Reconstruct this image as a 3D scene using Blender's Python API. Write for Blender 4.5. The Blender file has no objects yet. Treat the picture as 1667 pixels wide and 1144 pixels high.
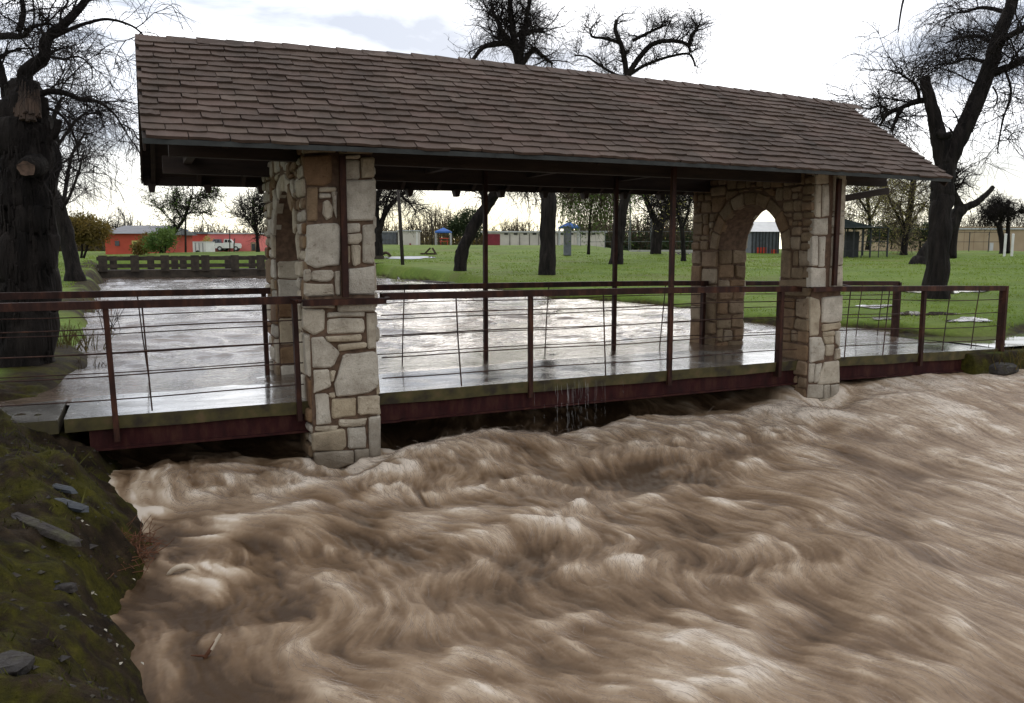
import bpy, math, random
import numpy as np
from mathutils import Vector, Matrix
rnd = random.Random(11)
rng = np.random.default_rng(11)
scn = bpy.context.scene
COL = scn.collection

# ------------------------------------------------------------------ camera
FPX, YAW, PITCH, EYE = 1340.0, 0.4252, 0.1243, 1.546
cam_d = bpy.data.cameras.new('camera'); cam = bpy.data.objects.new('camera', cam_d); COL.objects.link(cam)
cam_d.sensor_width = 36.0; cam_d.lens = 36.0 * FPX / 1667.0
cam_d.clip_start = 0.05; cam_d.clip_end = 3000
cam.location = (0, 0, EYE)
cam.rotation_euler = (math.pi / 2 - PITCH, 0, -YAW)
scn.camera = cam
scn.render.resolution_x = 1024; scn.render.resolution_y = 703

# ------------------------------------------------------------------ sky, sun, exposure
SUN_EL, SUN_AZ = math.radians(24), math.radians(27)       # behind the clouds, ahead of the camera
world = bpy.data.worlds.new('World'); scn.world = world; world.use_nodes = True
wn, wl = world.node_tree.nodes, world.node_tree.links
wn.clear()
def W(t, **k):
    n = wn.new(t)
    for a, b in k.items(): setattr(n, a, b)
    return n
w_out = W('ShaderNodeOutputWorld'); w_bg = W('ShaderNodeBackground'); w_bg.inputs['Strength'].default_value = 0.1
sky = W('ShaderNodeTexSky', sky_type='NISHITA', sun_disc=False, sun_elevation=SUN_EL, sun_rotation=SUN_AZ)
w_tc = W('ShaderNodeTexCoord'); w_sep = W('ShaderNodeSeparateXYZ')
wl.new(w_tc.outputs['Generated'], w_sep.inputs[0])
w_map = W('ShaderNodeMapping'); w_map.inputs['Scale'].default_value = (1.6, 1.6, 5.0); w_map.inputs['Location'].default_value = (6.1, 4.4, 2.2)
wl.new(w_tc.outputs['Generated'], w_map.inputs[0])
w_no = W('ShaderNodeTexNoise'); w_no.inputs['Scale'].default_value = 2.2; w_no.inputs['Detail'].default_value = 6; w_no.inputs['Distortion'].default_value = 0.6
wl.new(w_map.outputs[0], w_no.inputs['Vector'])
w_r = W('ShaderNodeValToRGB')
w_r.color_ramp.elements[0].position = 0.38; w_r.color_ramp.elements[0].color = (0.33, 0.36, 0.42, 1)
w_r.color_ramp.elements[1].position = 0.64; w_r.color_ramp.elements[1].color = (1.02, 1.03, 1.06, 1)
wl.new(w_no.outputs['Fac'], w_r.inputs[0])
# warm band low over the horizon
w_h = W('ShaderNodeMapRange'); w_h.inputs['From Min'].default_value = 0.0; w_h.inputs['From Max'].default_value = 0.13; w_h.inputs['To Min'].default_value = 0.55; w_h.inputs['To Max'].default_value = 0.0
wl.new(w_sep.outputs['Z'], w_h.inputs['Value'])
w_dot = W('ShaderNodeVectorMath', operation='DOT_PRODUCT'); w_dot.inputs[1].default_value = (math.sin(SUN_AZ), math.cos(SUN_AZ), 0)
wl.new(w_tc.outputs['Generated'], w_dot.inputs[0])
w_f = W('ShaderNodeMapRange'); w_f.inputs['From Min'].default_value = 0.72; w_f.inputs['From Max'].default_value = 1.0; w_f.inputs['To Min'].default_value = 0.15; w_f.inputs['To Max'].default_value = 1.0
wl.new(w_dot.outputs['Value'], w_f.inputs['Value'])
w_mul = W('ShaderNodeMath', operation='MULTIPLY'); wl.new(w_h.outputs[0], w_mul.inputs[0]); wl.new(w_f.outputs[0], w_mul.inputs[1])
w_mw = W('ShaderNodeMix', data_type='RGBA'); w_mw.inputs['B'].default_value = (1.15, 1.02, 0.52, 1)
wl.new(w_mul.outputs[0], w_mw.inputs['Factor']); wl.new(w_r.outputs[0], w_mw.inputs['A'])
# overcast is brighter towards the veiled sun than behind the camera
w_b = W('ShaderNodeMapRange'); w_b.inputs['From Min'].default_value = -1.0; w_b.inputs['From Max'].default_value = 1.0; w_b.inputs['To Min'].default_value = 14.0; w_b.inputs['To Max'].default_value = 22.0
wl.new(w_dot.outputs['Value'], w_b.inputs['Value'])
w_sc = W('ShaderNodeVectorMath', operation='SCALE'); wl.new(w_mw.outputs['Result'], w_sc.inputs[0]); wl.new(w_b.outputs[0], w_sc.inputs['Scale'])
w_mx = W('ShaderNodeMix', data_type='RGBA'); w_mx.inputs['Factor'].default_value = 0.93
wl.new(sky.outputs[0], w_mx.inputs['A']); wl.new(w_sc.outputs[0], w_mx.inputs['B'])
wl.new(w_mx.outputs['Result'], w_bg.inputs['Color']); wl.new(w_bg.outputs[0], w_out.inputs['Surface'])

sd = bpy.data.lights.new('sun', 'SUN'); sd.energy = 0.6; sd.angle = math.radians(22); sd.color = (1, 0.93, 0.82)
so = bpy.data.objects.new('sun', sd); COL.objects.link(so)
so.rotation_euler = Vector((math.sin(SUN_AZ) * math.cos(SUN_EL), math.cos(SUN_AZ) * math.cos(SUN_EL), math.sin(SUN_EL))).to_track_quat('Z', 'Y').to_euler()
scn.view_settings.view_transform = 'Standard'; scn.view_settings.look = 'None'
scn.view_settings.exposure = 0.0; scn.view_settings.gamma = 1.0; scn.view_settings.use_curve_mapping = False

# ------------------------------------------------------------------ surveying helpers (measure a bearing, place at a real distance)
Fw = np.array([math.sin(YAW) * math.cos(PITCH), math.cos(YAW) * math.cos(PITCH), -math.sin(PITCH)])
Rt = np.array([math.cos(YAW), -math.sin(YAW), 0.0]); Up = np.cross(Rt, Fw); CC = np.array([0, 0, EYE])
def ray(u, v): return Fw + (u - 833.5) / FPX * Rt + (572 - v) / FPX * Up
def at(u, v, d): return CC + ray(u, v) * d
def onY(u, v, Y): r = ray(u, v); return CC + r * (Y / r[1])
def onZ(u, v, z): r = ray(u, v); return CC + r * ((z - EYE) / r[2])

# ------------------------------------------------------------------ noise
def fftn(ny, nx, lx, ly, seed, p=2.0):
    """band limited noise on a grid; lx, ly = feature size in cells"""
    g = np.random.default_rng(seed).standard_normal((ny, nx))
    fx = np.fft.rfftfreq(nx)[None, :] * lx; fy = np.fft.fftfreq(ny)[:, None] * ly
    k = fx * fx + fy * fy
    a = np.fft.irfft2(np.fft.rfft2(g) * np.exp(-k * p), s=(ny, nx))
    return (a - a.mean()) / a.std()
def pink(ny, nx, lo, hi, beta, seed, ax=1.0):
    """fractal noise; lo, hi = largest and smallest feature in cells"""
    g = np.random.default_rng(seed).standard_normal((ny, nx))
    k = np.sqrt((np.fft.rfftfreq(nx)[None, :] * ax) ** 2 + np.fft.fftfreq(ny)[:, None] ** 2)
    a = np.fft.irfft2(np.fft.rfft2(g) * np.exp(-(k * hi) ** 2) / (k * k + (1.0 / lo) ** 2) ** (beta / 2), s=(ny, nx))
    return (a - a.mean()) / a.std()
_N = fftn(512, 512, 6, 6, 5)
_N2 = fftn(512, 512, 6, 6, 6)
def vn(x, y, s=1.0, T=None):
    """smooth noise at world x, y; s = feature size in metres"""
    T = _N if T is None else T
    x = np.asarray(x, float) / s * 6 % 512; y = np.asarray(y, float) / s * 6 % 512
    x0 = np.floor(x).astype(int); y0 = np.floor(y).astype(int); fx = x - x0; fy = y - y0
    x0 %= 512; y0 %= 512; x1 = (x0 + 1) % 512; y1 = (y0 + 1) % 512
    return T[y0, x0] * (1 - fx) * (1 - fy) + T[y0, x1] * fx * (1 - fy) + T[y1, x0] * (1 - fx) * fy + T[y1, x1] * fx * fy
def sstep(a, b, x):
    t = np.clip((np.asarray(x, float) - a) / (b - a), 0, 1); return t * t * (3 - 2 * t)

# ------------------------------------------------------------------ materials
def nt(name):
    m = bpy.data.materials.new(name); m.use_nodes = True; t = m.node_tree
    return m, t, t.nodes['Principled BSDF']
def node(t, ty, **k):
    n = t.nodes.new(ty)
    for a, b in k.items():
        if a in n.inputs.keys(): n.inputs[a].default_value = b
        else: setattr(n, a, b)
    return n
def ramp(t, stops, src):
    r = t.nodes.new('ShaderNodeValToRGB'); e = r.color_ramp.elements
    while len(e) < len(stops): e.new(0.5)
    for i, (p, c) in enumerate(stops): e[i].position = p; e[i].color = (*c, 1)
    t.links.new(src, r.inputs[0]); return r
def mixc(t, fac, a, b, mode='MIX'):
    m = t.nodes.new('ShaderNodeMix'); m.data_type = 'RGBA'; m.blend_type = mode
    for k, s in (('Factor', fac), ('A', a), ('B', b)):
        if isinstance(s, (int, float)): m.inputs[k].default_value = s
        elif isinstance(s, tuple): m.inputs[k].default_value = (*s, 1)
        else: t.links.new(s, m.inputs[k])
    return m.outputs['Result']
def coords(t, scale=(1, 1, 1), which='Object'):
    c = t.nodes.new('ShaderNodeTexCoord'); m = t.nodes.new('ShaderNodeMapping'); m.inputs['Scale'].default_value = scale
    t.links.new(c.outputs[which], m.inputs[0]); return m.outputs[0]
def wpos(t, scale=(1, 1, 1)):
    c = t.nodes.new('ShaderNodeNewGeometry'); m = t.nodes.new('ShaderNodeMapping'); m.inputs['Scale'].default_value = scale
    t.links.new(c.outputs['Position'], m.inputs[0]); return m.outputs[0]
def noise(t, vec, scale, detail=4, rough=0.55, dist=0.0):
    n = node(t, 'ShaderNodeTexNoise', Scale=scale, Detail=detail, Roughness=rough, Distortion=dist); t.links.new(vec, n.inputs['Vector']); return n.outputs['Fac']
def bump(t, p, h, strength=0.4, dist=0.02):
    b = node(t, 'ShaderNodeBump', Strength=strength, Distance=dist); t.links.new(h, b.inputs['Height']); t.links.new(b.outputs[0], p.inputs['Normal']); return b
def simple(name, c0, c1, rough=0.7, scale=6.0, bstr=0.3, bdist=0.02, stretch=(1, 1, 1), metal=0.0, tone=0.0, world_sp=False, spec=None, c2=None):
    m, t, p = nt(name)
    v = wpos(t, stretch) if world_sp else coords(t, stretch)
    n = noise(t, v, scale, 6)
    st = [(0.32, c0), (0.68, c1)] if c2 is None else [(0.3, c0), (0.52, c1), (0.7, c2)]
    col = ramp(t, st, n).outputs[0]
    if tone:
        oi = t.nodes.new('ShaderNodeObjectInfo'); mr = node(t, 'ShaderNodeMapRange'); t.links.new(oi.outputs['Random'], mr.inputs['Value'])
        mr.inputs['To Min'].default_value = 1 - tone; mr.inputs['To Max'].default_value = 1 + tone
        s = t.nodes.new('ShaderNodeVectorMath'); s.operation = 'SCALE'; t.links.new(col, s.inputs[0]); t.links.new(mr.outputs[0], s.inputs['Scale']); col = s.outputs[0]
    t.links.new(col, p.inputs['Base Color'])
    p.inputs['Roughness'].default_value = rough; p.inputs['Metallic'].default_value = metal
    if spec is not None: p.inputs['Specular IOR Level'].default_value = spec
    if bstr: bump(t, p, noise(t, v, scale * 3, 5), bstr, bdist)
    return m
M = {}
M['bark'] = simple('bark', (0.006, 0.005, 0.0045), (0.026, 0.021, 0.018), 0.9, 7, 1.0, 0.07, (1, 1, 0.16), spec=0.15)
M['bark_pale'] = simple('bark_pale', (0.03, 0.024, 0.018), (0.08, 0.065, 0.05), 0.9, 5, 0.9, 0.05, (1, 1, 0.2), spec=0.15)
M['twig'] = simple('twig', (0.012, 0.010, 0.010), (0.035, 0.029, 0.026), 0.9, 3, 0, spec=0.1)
M['twig_brown'] = simple('twig_brown', (0.06, 0.045, 0.03), (0.12, 0.095, 0.06), 0.9, 3, 0, spec=0.1)
M['twig_red'] = simple('twig_red', (0.07, 0.028, 0.015), (0.16, 0.07, 0.035), 0.8, 14, 0, spec=0.2)
M['cutwood'] = simple('cut_wood', (0.20, 0.12, 0.07), (0.36, 0.25, 0.16), 0.85, 12, 0.4, 0.01, (1, 1, 0.3))
M['stubwood'] = simple('weathered_cut_wood', (0.06, 0.036, 0.024), (0.16, 0.10, 0.07), 0.9, 16, 0.6, 0.01)
M['splinter'] = simple('splintered_wood', (0.022, 0.014, 0.009), (0.075, 0.045, 0.028), 0.9, 7, 0.8, 0.03, (1, 1, 0.12))
M['leaf_yellow'] = simple('leaf_yellow', (0.24, 0.24, 0.06), (0.42, 0.36, 0.11), 0.7, 2, 0, world_sp=True)
M['leaf_green'] = simple('leaf_green', (0.06, 0.12, 0.02), (0.16, 0.23, 0.05), 0.7, 1.5, 0, world_sp=True)
M['leaf_dark'] = simple('leaf_dark', (0.02, 0.035, 0.012), (0.06, 0.085, 0.03), 0.7, 1.5, 0, world_sp=True)
M['leaf_ochre'] = simple('leaf_ochre', (0.09, 0.075, 0.012), (0.22, 0.15, 0.03), 0.7, 1.2, 0, world_sp=True)
M['roofwood'] = simple('roof_timber', (0.018, 0.011, 0.008), (0.045, 0.028, 0.02), 0.8, 6, 0.4, 0.01, (0.3, 2, 2))
M['fascia'] = simple('fascia_metal', (0.014, 0.016, 0.014), (0.034, 0.037, 0.033), 0.75, 8, 0.1)
M['mortar'] = simple('mortar', (0.075, 0.045, 0.028), (0.17, 0.105, 0.065), 0.95, 14, 0.7, 0.01)
M['moss_wood'] = simple('mossy_rail', (0.022, 0.016, 0.011), (0.06, 0.045, 0.03), 0.85, 4, 0.4, 0.02)

def rust(name, a, b, c, rough=0.5):
    m, t, p = nt(name); v = wpos(t, (1, 1, 0.3))
    n = noise(t, v, 9, 7, 0.65)
    t.links.new(ramp(t, [(0.3, a), (0.5, b), (0.72, c)], n).outputs[0], p.inputs['Base Color'])
    r = node(t, 'ShaderNodeMapRange', **{}); t.links.new(noise(t, v, 4, 4), r.inputs['Value']); r.inputs['To Min'].default_value = rough - 0.25; r.inputs['To Max'].default_value = rough + 0.3
    t.links.new(r.outputs[0], p.inputs['Roughness'])
    p.inputs['Specular IOR Level'].default_value = 0.18
    bump(t, p, noise(t, v, 60, 4), 0.25, 0.004); return m
M['rust'] = rust('rusted_steel', (0.013, 0.006, 0.0045), (0.036, 0.0145, 0.010), (0.095, 0.037, 0.019), 0.6)
M['wire'] = rust('rusted_wire', (0.02, 0.012, 0.01), (0.045, 0.024, 0.018), (0.09, 0.04, 0.025))
M['beam'] = rust('red_painted_beam', (0.016, 0.005, 0.0045), (0.034, 0.0075, 0.007), (0.062, 0.024, 0.014), 0.75)

def stone_mat(name, stops):
    m, t, p = nt(name); v = wpos(t)
    oi = t.nodes.new('ShaderNodeObjectInfo'); at_ = node(t, 'ShaderNodeAttribute', attribute_name='tone')
    ad = node(t, 'ShaderNodeMath', operation='ADD'); t.links.new(oi.outputs['Random'], ad.inputs[0]); t.links.new(at_.outputs['Fac'], ad.inputs[1])
    fr = node(t, 'ShaderNodeMath', operation='FRACT'); t.links.new(ad.outputs[0], fr.inputs[0])
    base = ramp(t, stops, fr.outputs[0]).outputs[0]
    big = ramp(t, [(0.3, (0.55, 0.5, 0.45)), (0.62, (1.05, 1.03, 1.0))], noise(t, v, 5, 6, 0.6)).outputs[0]
    c = mixc(t, 0.8, base, big, 'MULTIPLY')
    sm = ramp(t, [(0.30, (0.3, 0.24, 0.18)), (0.42, (1, 1, 1))], noise(t, v, 16, 6, 0.7)).outputs[0]
    c = mixc(t, 0.7, c, sm, 'MULTIPLY')
    fine = ramp(t, [(0.3, (0.8, 0.78, 0.75)), (0.7, (1.12, 1.1, 1.08))], noise(t, v, 70, 4, 0.7)).outputs[0]
    c = mixc(t, 0.8, c, fine, 'MULTIPLY')
    # muddy stain in the splash zone above the water and damp streaks
    sp = t.nodes.new('ShaderNodeSeparateXYZ'); t.links.new(wpos(t), sp.inputs[0])
    zz = node(t, 'ShaderNodeMath', operation='ADD'); t.links.new(sp.outputs['Z'], zz.inputs[0])
    nn = node(t, 'ShaderNodeMath', operation='MULTIPLY'); t.links.new(noise(t, v, 3, 4), nn.inputs[0]); nn.inputs[1].default_value = 0.5; t.links.new(nn.outputs[0], zz.inputs[1])
    mk = node(t, 'ShaderNodeMapRange'); mk.inputs['From Min'].default_value = -0.42; mk.inputs['From Max'].default_value = 0.0; mk.inputs['To Min'].default_value = 0.75; mk.inputs['To Max'].default_value = 0.0
    t.links.new(zz.outputs[0], mk.inputs['Value'])
    c = mixc(t, mk.outputs[0], c, (0.09, 0.065, 0.04))
    t.links.new(c, p.inputs['Base Color']); p.inputs['Roughness'].default_value = 0.8; p.inputs['Specular IOR Level'].default_value = 0.3
    h = node(t, 'ShaderNodeMath', operation='ADD'); t.links.new(noise(t, v, 22, 6, 0.65), h.inputs[0]); t.links.new(noise(t, v, 75, 3, 0.6), h.inputs[1])
    bump(t, p, h.outputs[0], 0.7, 0.018); return m
M['stone'] = stone_mat('limestone', [(0.0, (0.46, 0.42, 0.345)), (0.3, (0.55, 0.52, 0.45)), (0.6, (0.52, 0.47, 0.375)), (0.85, (0.44, 0.37, 0.26)), (1.0, (0.60, 0.57, 0.50))])
M['stone_tan'] = stone_mat('sandstone', [(0.0, (0.20, 0.13, 0.07)), (0.4, (0.27, 0.19, 0.11)), (0.7, (0.20, 0.11, 0.055)), (1.0, (0.30, 0.24, 0.16))])

M['stone_wet'] = stone_mat('shaded_sandstone', [(0.0, (0.21, 0.15, 0.09)), (0.4, (0.30, 0.235, 0.155)), (0.7, (0.25, 0.16, 0.09)), (1.0, (0.36, 0.30, 0.22))])  # brown-orange sandstone with roof and recess shade put into its colour
def translucent(key, fac=0.5):
    m = M[key]; t = m.node_tree; p = t.nodes['Principled BSDF']; o = t.nodes['Material Output']
    tr = t.nodes.new('ShaderNodeBsdfTranslucent'); mx = t.nodes.new('ShaderNodeMixShader'); mx.inputs[0].default_value = fac
    src = p.inputs['Base Color'].links[0].from_socket; t.links.new(src, tr.inputs['Color'])
    t.links.new(p.outputs[0], mx.inputs[1]); t.links.new(tr.outputs[0], mx.inputs[2]); t.links.new(mx.outputs[0], o.inputs['Surface'])
for k_ in ('leaf_yellow', 'leaf_green', 'leaf_dark', 'leaf_ochre'): translucent(k_, 0.45)
def shingle_mat():
    m, t, p = nt('asphalt_shingle'); v = wpos(t)
    oi = t.nodes.new('ShaderNodeObjectInfo'); at_ = node(t, 'ShaderNodeAttribute', attribute_name='tone')
    ad = node(t, 'ShaderNodeMath', operation='ADD'); t.links.new(oi.outputs['Random'], ad.inputs[0]); t.links.new(at_.outputs['Fac'], ad.inputs[1])
    fr = node(t, 'ShaderNodeMath', operation='FRACT'); t.links.new(ad.outputs[0], fr.inputs[0])
    base = ramp(t, [(0.0, (0.070, 0.047, 0.035)), (0.3, (0.098, 0.067, 0.050)), (0.6, (0.084, 0.057, 0.043)), (0.85, (0.106, 0.070, 0.055)), (1.0, (0.122, 0.089, 0.068))], fr.outputs[0]).outputs[0]
    g = ramp(t, [(0.3, (0.72, 0.7, 0.7)), (0.7, (1.2, 1.2, 1.2))], noise(t, v, 160, 3, 0.7)).outputs[0]
    c = mixc(t, 0.8, base, g, 'MULTIPLY')
    d = ramp(t, [(0.36, (0.62, 0.64, 0.6)), (0.58, (1.06, 1.04, 1.02))], noise(t, wpos(t, (1.5, 0.5, 0.5)), 1.6, 8, 0.7)).outputs[0]
    c = mixc(t, 0.8, c, d, 'MULTIPLY')
    t.links.new(c, p.inputs['Base Color']); p.inputs['Roughness'].default_value = 0.75; p.inputs['Specular IOR Level'].default_value = 0.22
    bump(t, p, noise(t, v, 220, 2), 0.5, 0.004); return m
M['shingle'] = shingle_mat()

def deck_mat():
    m, t, p = nt('wet_concrete'); v = wpos(t)
    n = noise(t, v, 2.2, 6, 0.6)
    c = ramp(t, [(0.3, (0.10, 0.095, 0.085)), (0.65, (0.22, 0.21, 0.19))], n).outputs[0]
    sp = ramp(t, [(0.27, (0.15, 0.12, 0.1)), (0.33, (1, 1, 1))], noise(t, v, 11, 3)).outputs[0]
    c = mixc(t, 0.8, c, sp, 'MULTIPLY')
    geo = t.nodes.new('ShaderNodeNewGeometry'); s = t.nodes.new('ShaderNodeSeparateXYZ'); t.links.new(geo.outputs['Normal'], s.inputs[0])
    moss = ramp(t, [(0.35, (0.03, 0.022, 0.012)), (0.55, (0.075, 0.062, 0.018)), (0.72, (0.13, 0.085, 0.04))], noise(t, v, 5, 6)).outputs[0]
    k = ramp(t, [(0.35, (1, 1, 1)), (0.75, (0, 0, 0))], s.outputs['Z']).outputs[0]
    c = mixc(t, k, c, moss)
    t.links.new(c, p.inputs['Base Color'])
    r = ramp(t, [(0.40, (0.10,) * 3), (0.66, (0.34,) * 3)], noise(t, v, 1.7, 4)).outputs[0]
    r = mixc(t, k, r, (0.85, 0.85, 0.85))
    t.links.new(r, p.inputs['Roughness']); p.inputs['Coat Roughness'].default_value = 0.10
    pt = ramp(t, [(0.36, (0.15,) * 3), (0.58, (0.85,) * 3)], noise(t, wpos(t, (0.7, 1.5, 1)), 1.3, 6, 0.6)).outputs[0]
    kc = node(t, 'ShaderNodeMath', operation='SUBTRACT'); kc.inputs[0].default_value = 1.0; t.links.new(k, kc.inputs[1]); km = node(t, 'ShaderNodeMath', operation='MULTIPLY'); t.links.new(kc.outputs[0], km.inputs[0]); t.links.new(pt, km.inputs[1]); t.links.new(km.outputs[0], p.inputs['Coat Weight'])
    bb = bump(t, p, noise(t, wpos(t, (1, 2.2, 1)), 5, 5, 0.6, 0.5), 0.16, 0.012); t.links.new(bb.outputs[0], p.inputs['Coat Normal']); return m
M['deck'] = deck_mat()

def ground_mat():
    m, t, p = nt('ground_cover'); v = wpos(t)
    a = node(t, 'ShaderNodeAttribute', attribute_name='grass')
    g = ramp(t, [(0.28, (0.085, 0.132, 0.022)), (0.5, (0.125, 0.188, 0.03)), (0.72, (0.17, 0.215, 0.045))], noise(t, v, 0.35, 7, 0.65)).outputs[0]
    g2 = ramp(t, [(0.3, (0.6, 0.62, 0.6)), (0.65, (1.15, 1.12, 1.1))], noise(t, v, 7, 4, 0.7)).outputs[0]
    g = mixc(t, 0.75, g, g2, 'MULTIPLY')
    worn = ramp(t, [(0.5, (0, 0, 0)), (0.72, (0.75, 0.75, 0.75))], noise(t, v, 0.16, 6, 0.65)).outputs[0]
    g = mixc(t, worn, g, (0.125, 0.115, 0.04))
    mud = ramp(t, [(0.3, (0.010, 0.007, 0.0045)), (0.5, (0.024, 0.016, 0.009)), (0.68, (0.048, 0.032, 0.018))], noise(t, v, 6, 7, 0.65)).outputs[0]
    moss = ramp(t, [(0.3, (0.020, 0.018, 0.004)), (0.6, (0.058, 0.052, 0.007)), (0.75, (0.095, 0.082, 0.014))], noise(t, v, 9, 6, 0.65)).outputs[0]
    k = ramp(t, [(0.45, (0, 0, 0)), (0.57, (1, 1, 1))], noise(t, v, 2.4, 8, 0.68)).outputs[0]
    low = mixc(t, k, mud, moss)
    t.links.new(mixc(t, a.outputs['Fac'], low, g), p.inputs['Base Color'])
    p.inputs['Roughness'].default_value = 0.85; p.inputs['Specular IOR Level'].default_value = 0.1
    h = node(t, 'ShaderNodeMath', operation='ADD'); t.links.new(noise(t, v, 9, 7, 0.7), h.inputs[0]); t.links.new(noise(t, v, 45, 4, 0.7), h.inputs[1])
    bump(t, p, h.outputs[0], 0.8, 0.03); return m
M['ground'] = ground_mat()

def river_mat():
    m, t, p = nt('muddy_flood_water'); v = wpos(t)
    a = node(t, 'ShaderNodeAttribute', attribute_name='foam')
    c = ramp(t, [(0.0, (0.062, 0.036, 0.018)), (0.33, (0.155, 0.097, 0.054)), (0.6, (0.285, 0.200, 0.126)), (0.82, (0.45, 0.352, 0.252)), (1.0, (0.62, 0.53, 0.43))], a.outputs['Fac']).outputs[0]
    t.links.new(c, p.inputs['Base Color'])
    p.inputs['Roughness'].default_value = 0.5; p.inputs['Specular IOR Level'].default_value = 0.16
    bump(t, p, noise(t, v, 45, 3), 0.05, 0.008); return m
M['river'] = river_mat()
def creek_mat():
    m, t, p = nt('muddy_creek_surface'); v = wpos(t)
    c = ramp(t, [(0.35, (0.075, 0.052, 0.037)), (0.65, (0.15, 0.112, 0.085))], noise(t, wpos(t, (0.6, 1.6, 1)), 1.0, 5)).outputs[0]
    t.links.new(c, p.inputs['Base Color']); p.inputs['Roughness'].default_value = 0.09
    h = node(t, 'ShaderNodeMath', operation='ADD'); t.links.new(noise(t, wpos(t, (1, 2.6, 1)), 3.2, 4, 0.6, 0.8), h.inputs[0]); t.links.new(noise(t, wpos(t, (1, 2.2, 1)), 9, 3, 0.6, 0.5), h.inputs[1])
    bump(t, p, h.outputs[0], 0.2, 0.06); return m
M['creek'] = creek_mat()
M['puddle'] = simple('puddle_water', (0.05, 0.045, 0.035), (0.09, 0.075, 0.06), 0.05, 2, 0.06, 0.02, world_sp=True)
M['rock'] = simple('river_rock', (0.012, 0.009, 0.007), (0.030, 0.022, 0.016), 0.75, 7, 0.9, 0.03, tone=0.3, c2=(0.045, 0.042, 0.012))
M['rock_blue'] = simple('slate_rock', (0.014, 0.017, 0.021), (0.036, 0.042, 0.048), 0.5, 5, 0.5, 0.02)
M['red_wall'] = simple('red_painted_wall', (0.42, 0.05, 0.035), (0.55, 0.075, 0.05), 0.8, 0.8, 0.1)
M['pink_wall'] = simple('coral_painted_wall', (0.60, 0.14, 0.13), (0.72, 0.19, 0.17), 0.8, 0.8, 0.1)
M['orange_wall'] = simple('orange_painted_wall', (0.42, 0.06, 0.032), (0.54, 0.085, 0.045), 0.8, 0.8, 0.1)
M['white'] = simple('white_paint', (0.62, 0.61, 0.58), (0.76, 0.75, 0.72), 0.6, 1.5, 0.05)
M['cream'] = simple('cream_wall', (0.50, 0.46, 0.40), (0.62, 0.57, 0.50), 0.8, 1.0, 0.1)
M['tan'] = simple('tan_wall', (0.34, 0.25, 0.16), (0.42, 0.32, 0.21), 0.85, 0.7, 0.1)
M['maroon'] = simple('maroon_paint', (0.16, 0.01, 0.02), (0.22, 0.016, 0.03), 0.6, 3, 0.05)
M['grey_roof'] = simple('grey_roof', (0.12, 0.12, 0.13), (0.2, 0.2, 0.21), 0.7, 2, 0.1)
M['pale_roof'] = simple('pale_roof', (0.42, 0.42, 0.42), (0.55, 0.55, 0.55), 0.6, 2, 0.1)
M['dark_roof'] = simple('dark_green_roof', (0.010, 0.014, 0.013), (0.022, 0.03, 0.027), 0.95, 2, 0.1, spec=0.05)
M['dark'] = simple('dark_metal', (0.01, 0.011, 0.012), (0.025, 0.027, 0.028), 0.6, 4, 0.05)
M['grey'] = simple('grey_panel', (0.09, 0.10, 0.115), (0.15, 0.16, 0.18), 0.7, 3, 0.05)
M['blue'] = simple('blue_canvas', (0.02, 0.09, 0.32), (0.035, 0.13, 0.42), 0.7, 3, 0.05)
M['green_door'] = simple('green_door', (0.10, 0.18, 0.05), (0.15, 0.25, 0.08), 0.6, 3, 0.05)
M['yellow_trim'] = simple('yellow_trim', (0.5, 0.42, 0.12), (0.6, 0.5, 0.17), 0.7, 3, 0.05)
M['red_play'] = simple('red_equipment', (0.45, 0.04, 0.02), (0.6, 0.07, 0.03), 0.5, 3, 0.05)
M['pole'] = simple('weathered_pole', (0.02, 0.016, 0.013), (0.05, 0.04, 0.032), 0.9, 6, 0.5, 0.01, (1, 1, 0.15))
M['glass'] = simple('dark_glass', (0.02, 0.025, 0.03), (0.04, 0.05, 0.055), 0.1, 3, 0)
M['rubber'] = simple('rubber', (0.012, 0.012, 0.012), (0.02, 0.02, 0.02), 0.85, 6, 0.1)
M['lattice'] = simple('fence_metal', (0.09, 0.095, 0.10), (0.16, 0.165, 0.17), 0.6, 4, 0.05)
M['concrete_line'] = simple('pale_concrete', (0.38, 0.37, 0.35), (0.5, 0.49, 0.46), 0.6, 2, 0.1)
M['pale_wood'] = simple('pale_driftwood', (0.42, 0.33, 0.23), (0.6, 0.5, 0.38), 0.7, 8, 0.4, 0.01)
M['pale_leaf'] = simple('pale_leaf', (0.26, 0.23, 0.17), (0.42, 0.38, 0.3), 0.6, 8, 0.1)
def clear_water():
    m, t, p = nt('dripping_water'); p.inputs['Base Color'].default_value = (0.8, 0.78, 0.75, 1); p.inputs['Roughness'].default_value = 0.25
    p.inputs['Alpha'].default_value = 0.35; return m
M['drip'] = clear_water()
def spray_mat():
    m, t, p = nt('foam_spray'); p.inputs['Base Color'].default_value = (0.50, 0.41, 0.335, 1); p.inputs['Roughness'].default_value = 0.6; p.inputs['Specular IOR Level'].default_value = 0.2; p.inputs['Alpha'].default_value = 0.24; return m
M['spray'] = spray_mat()

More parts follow.
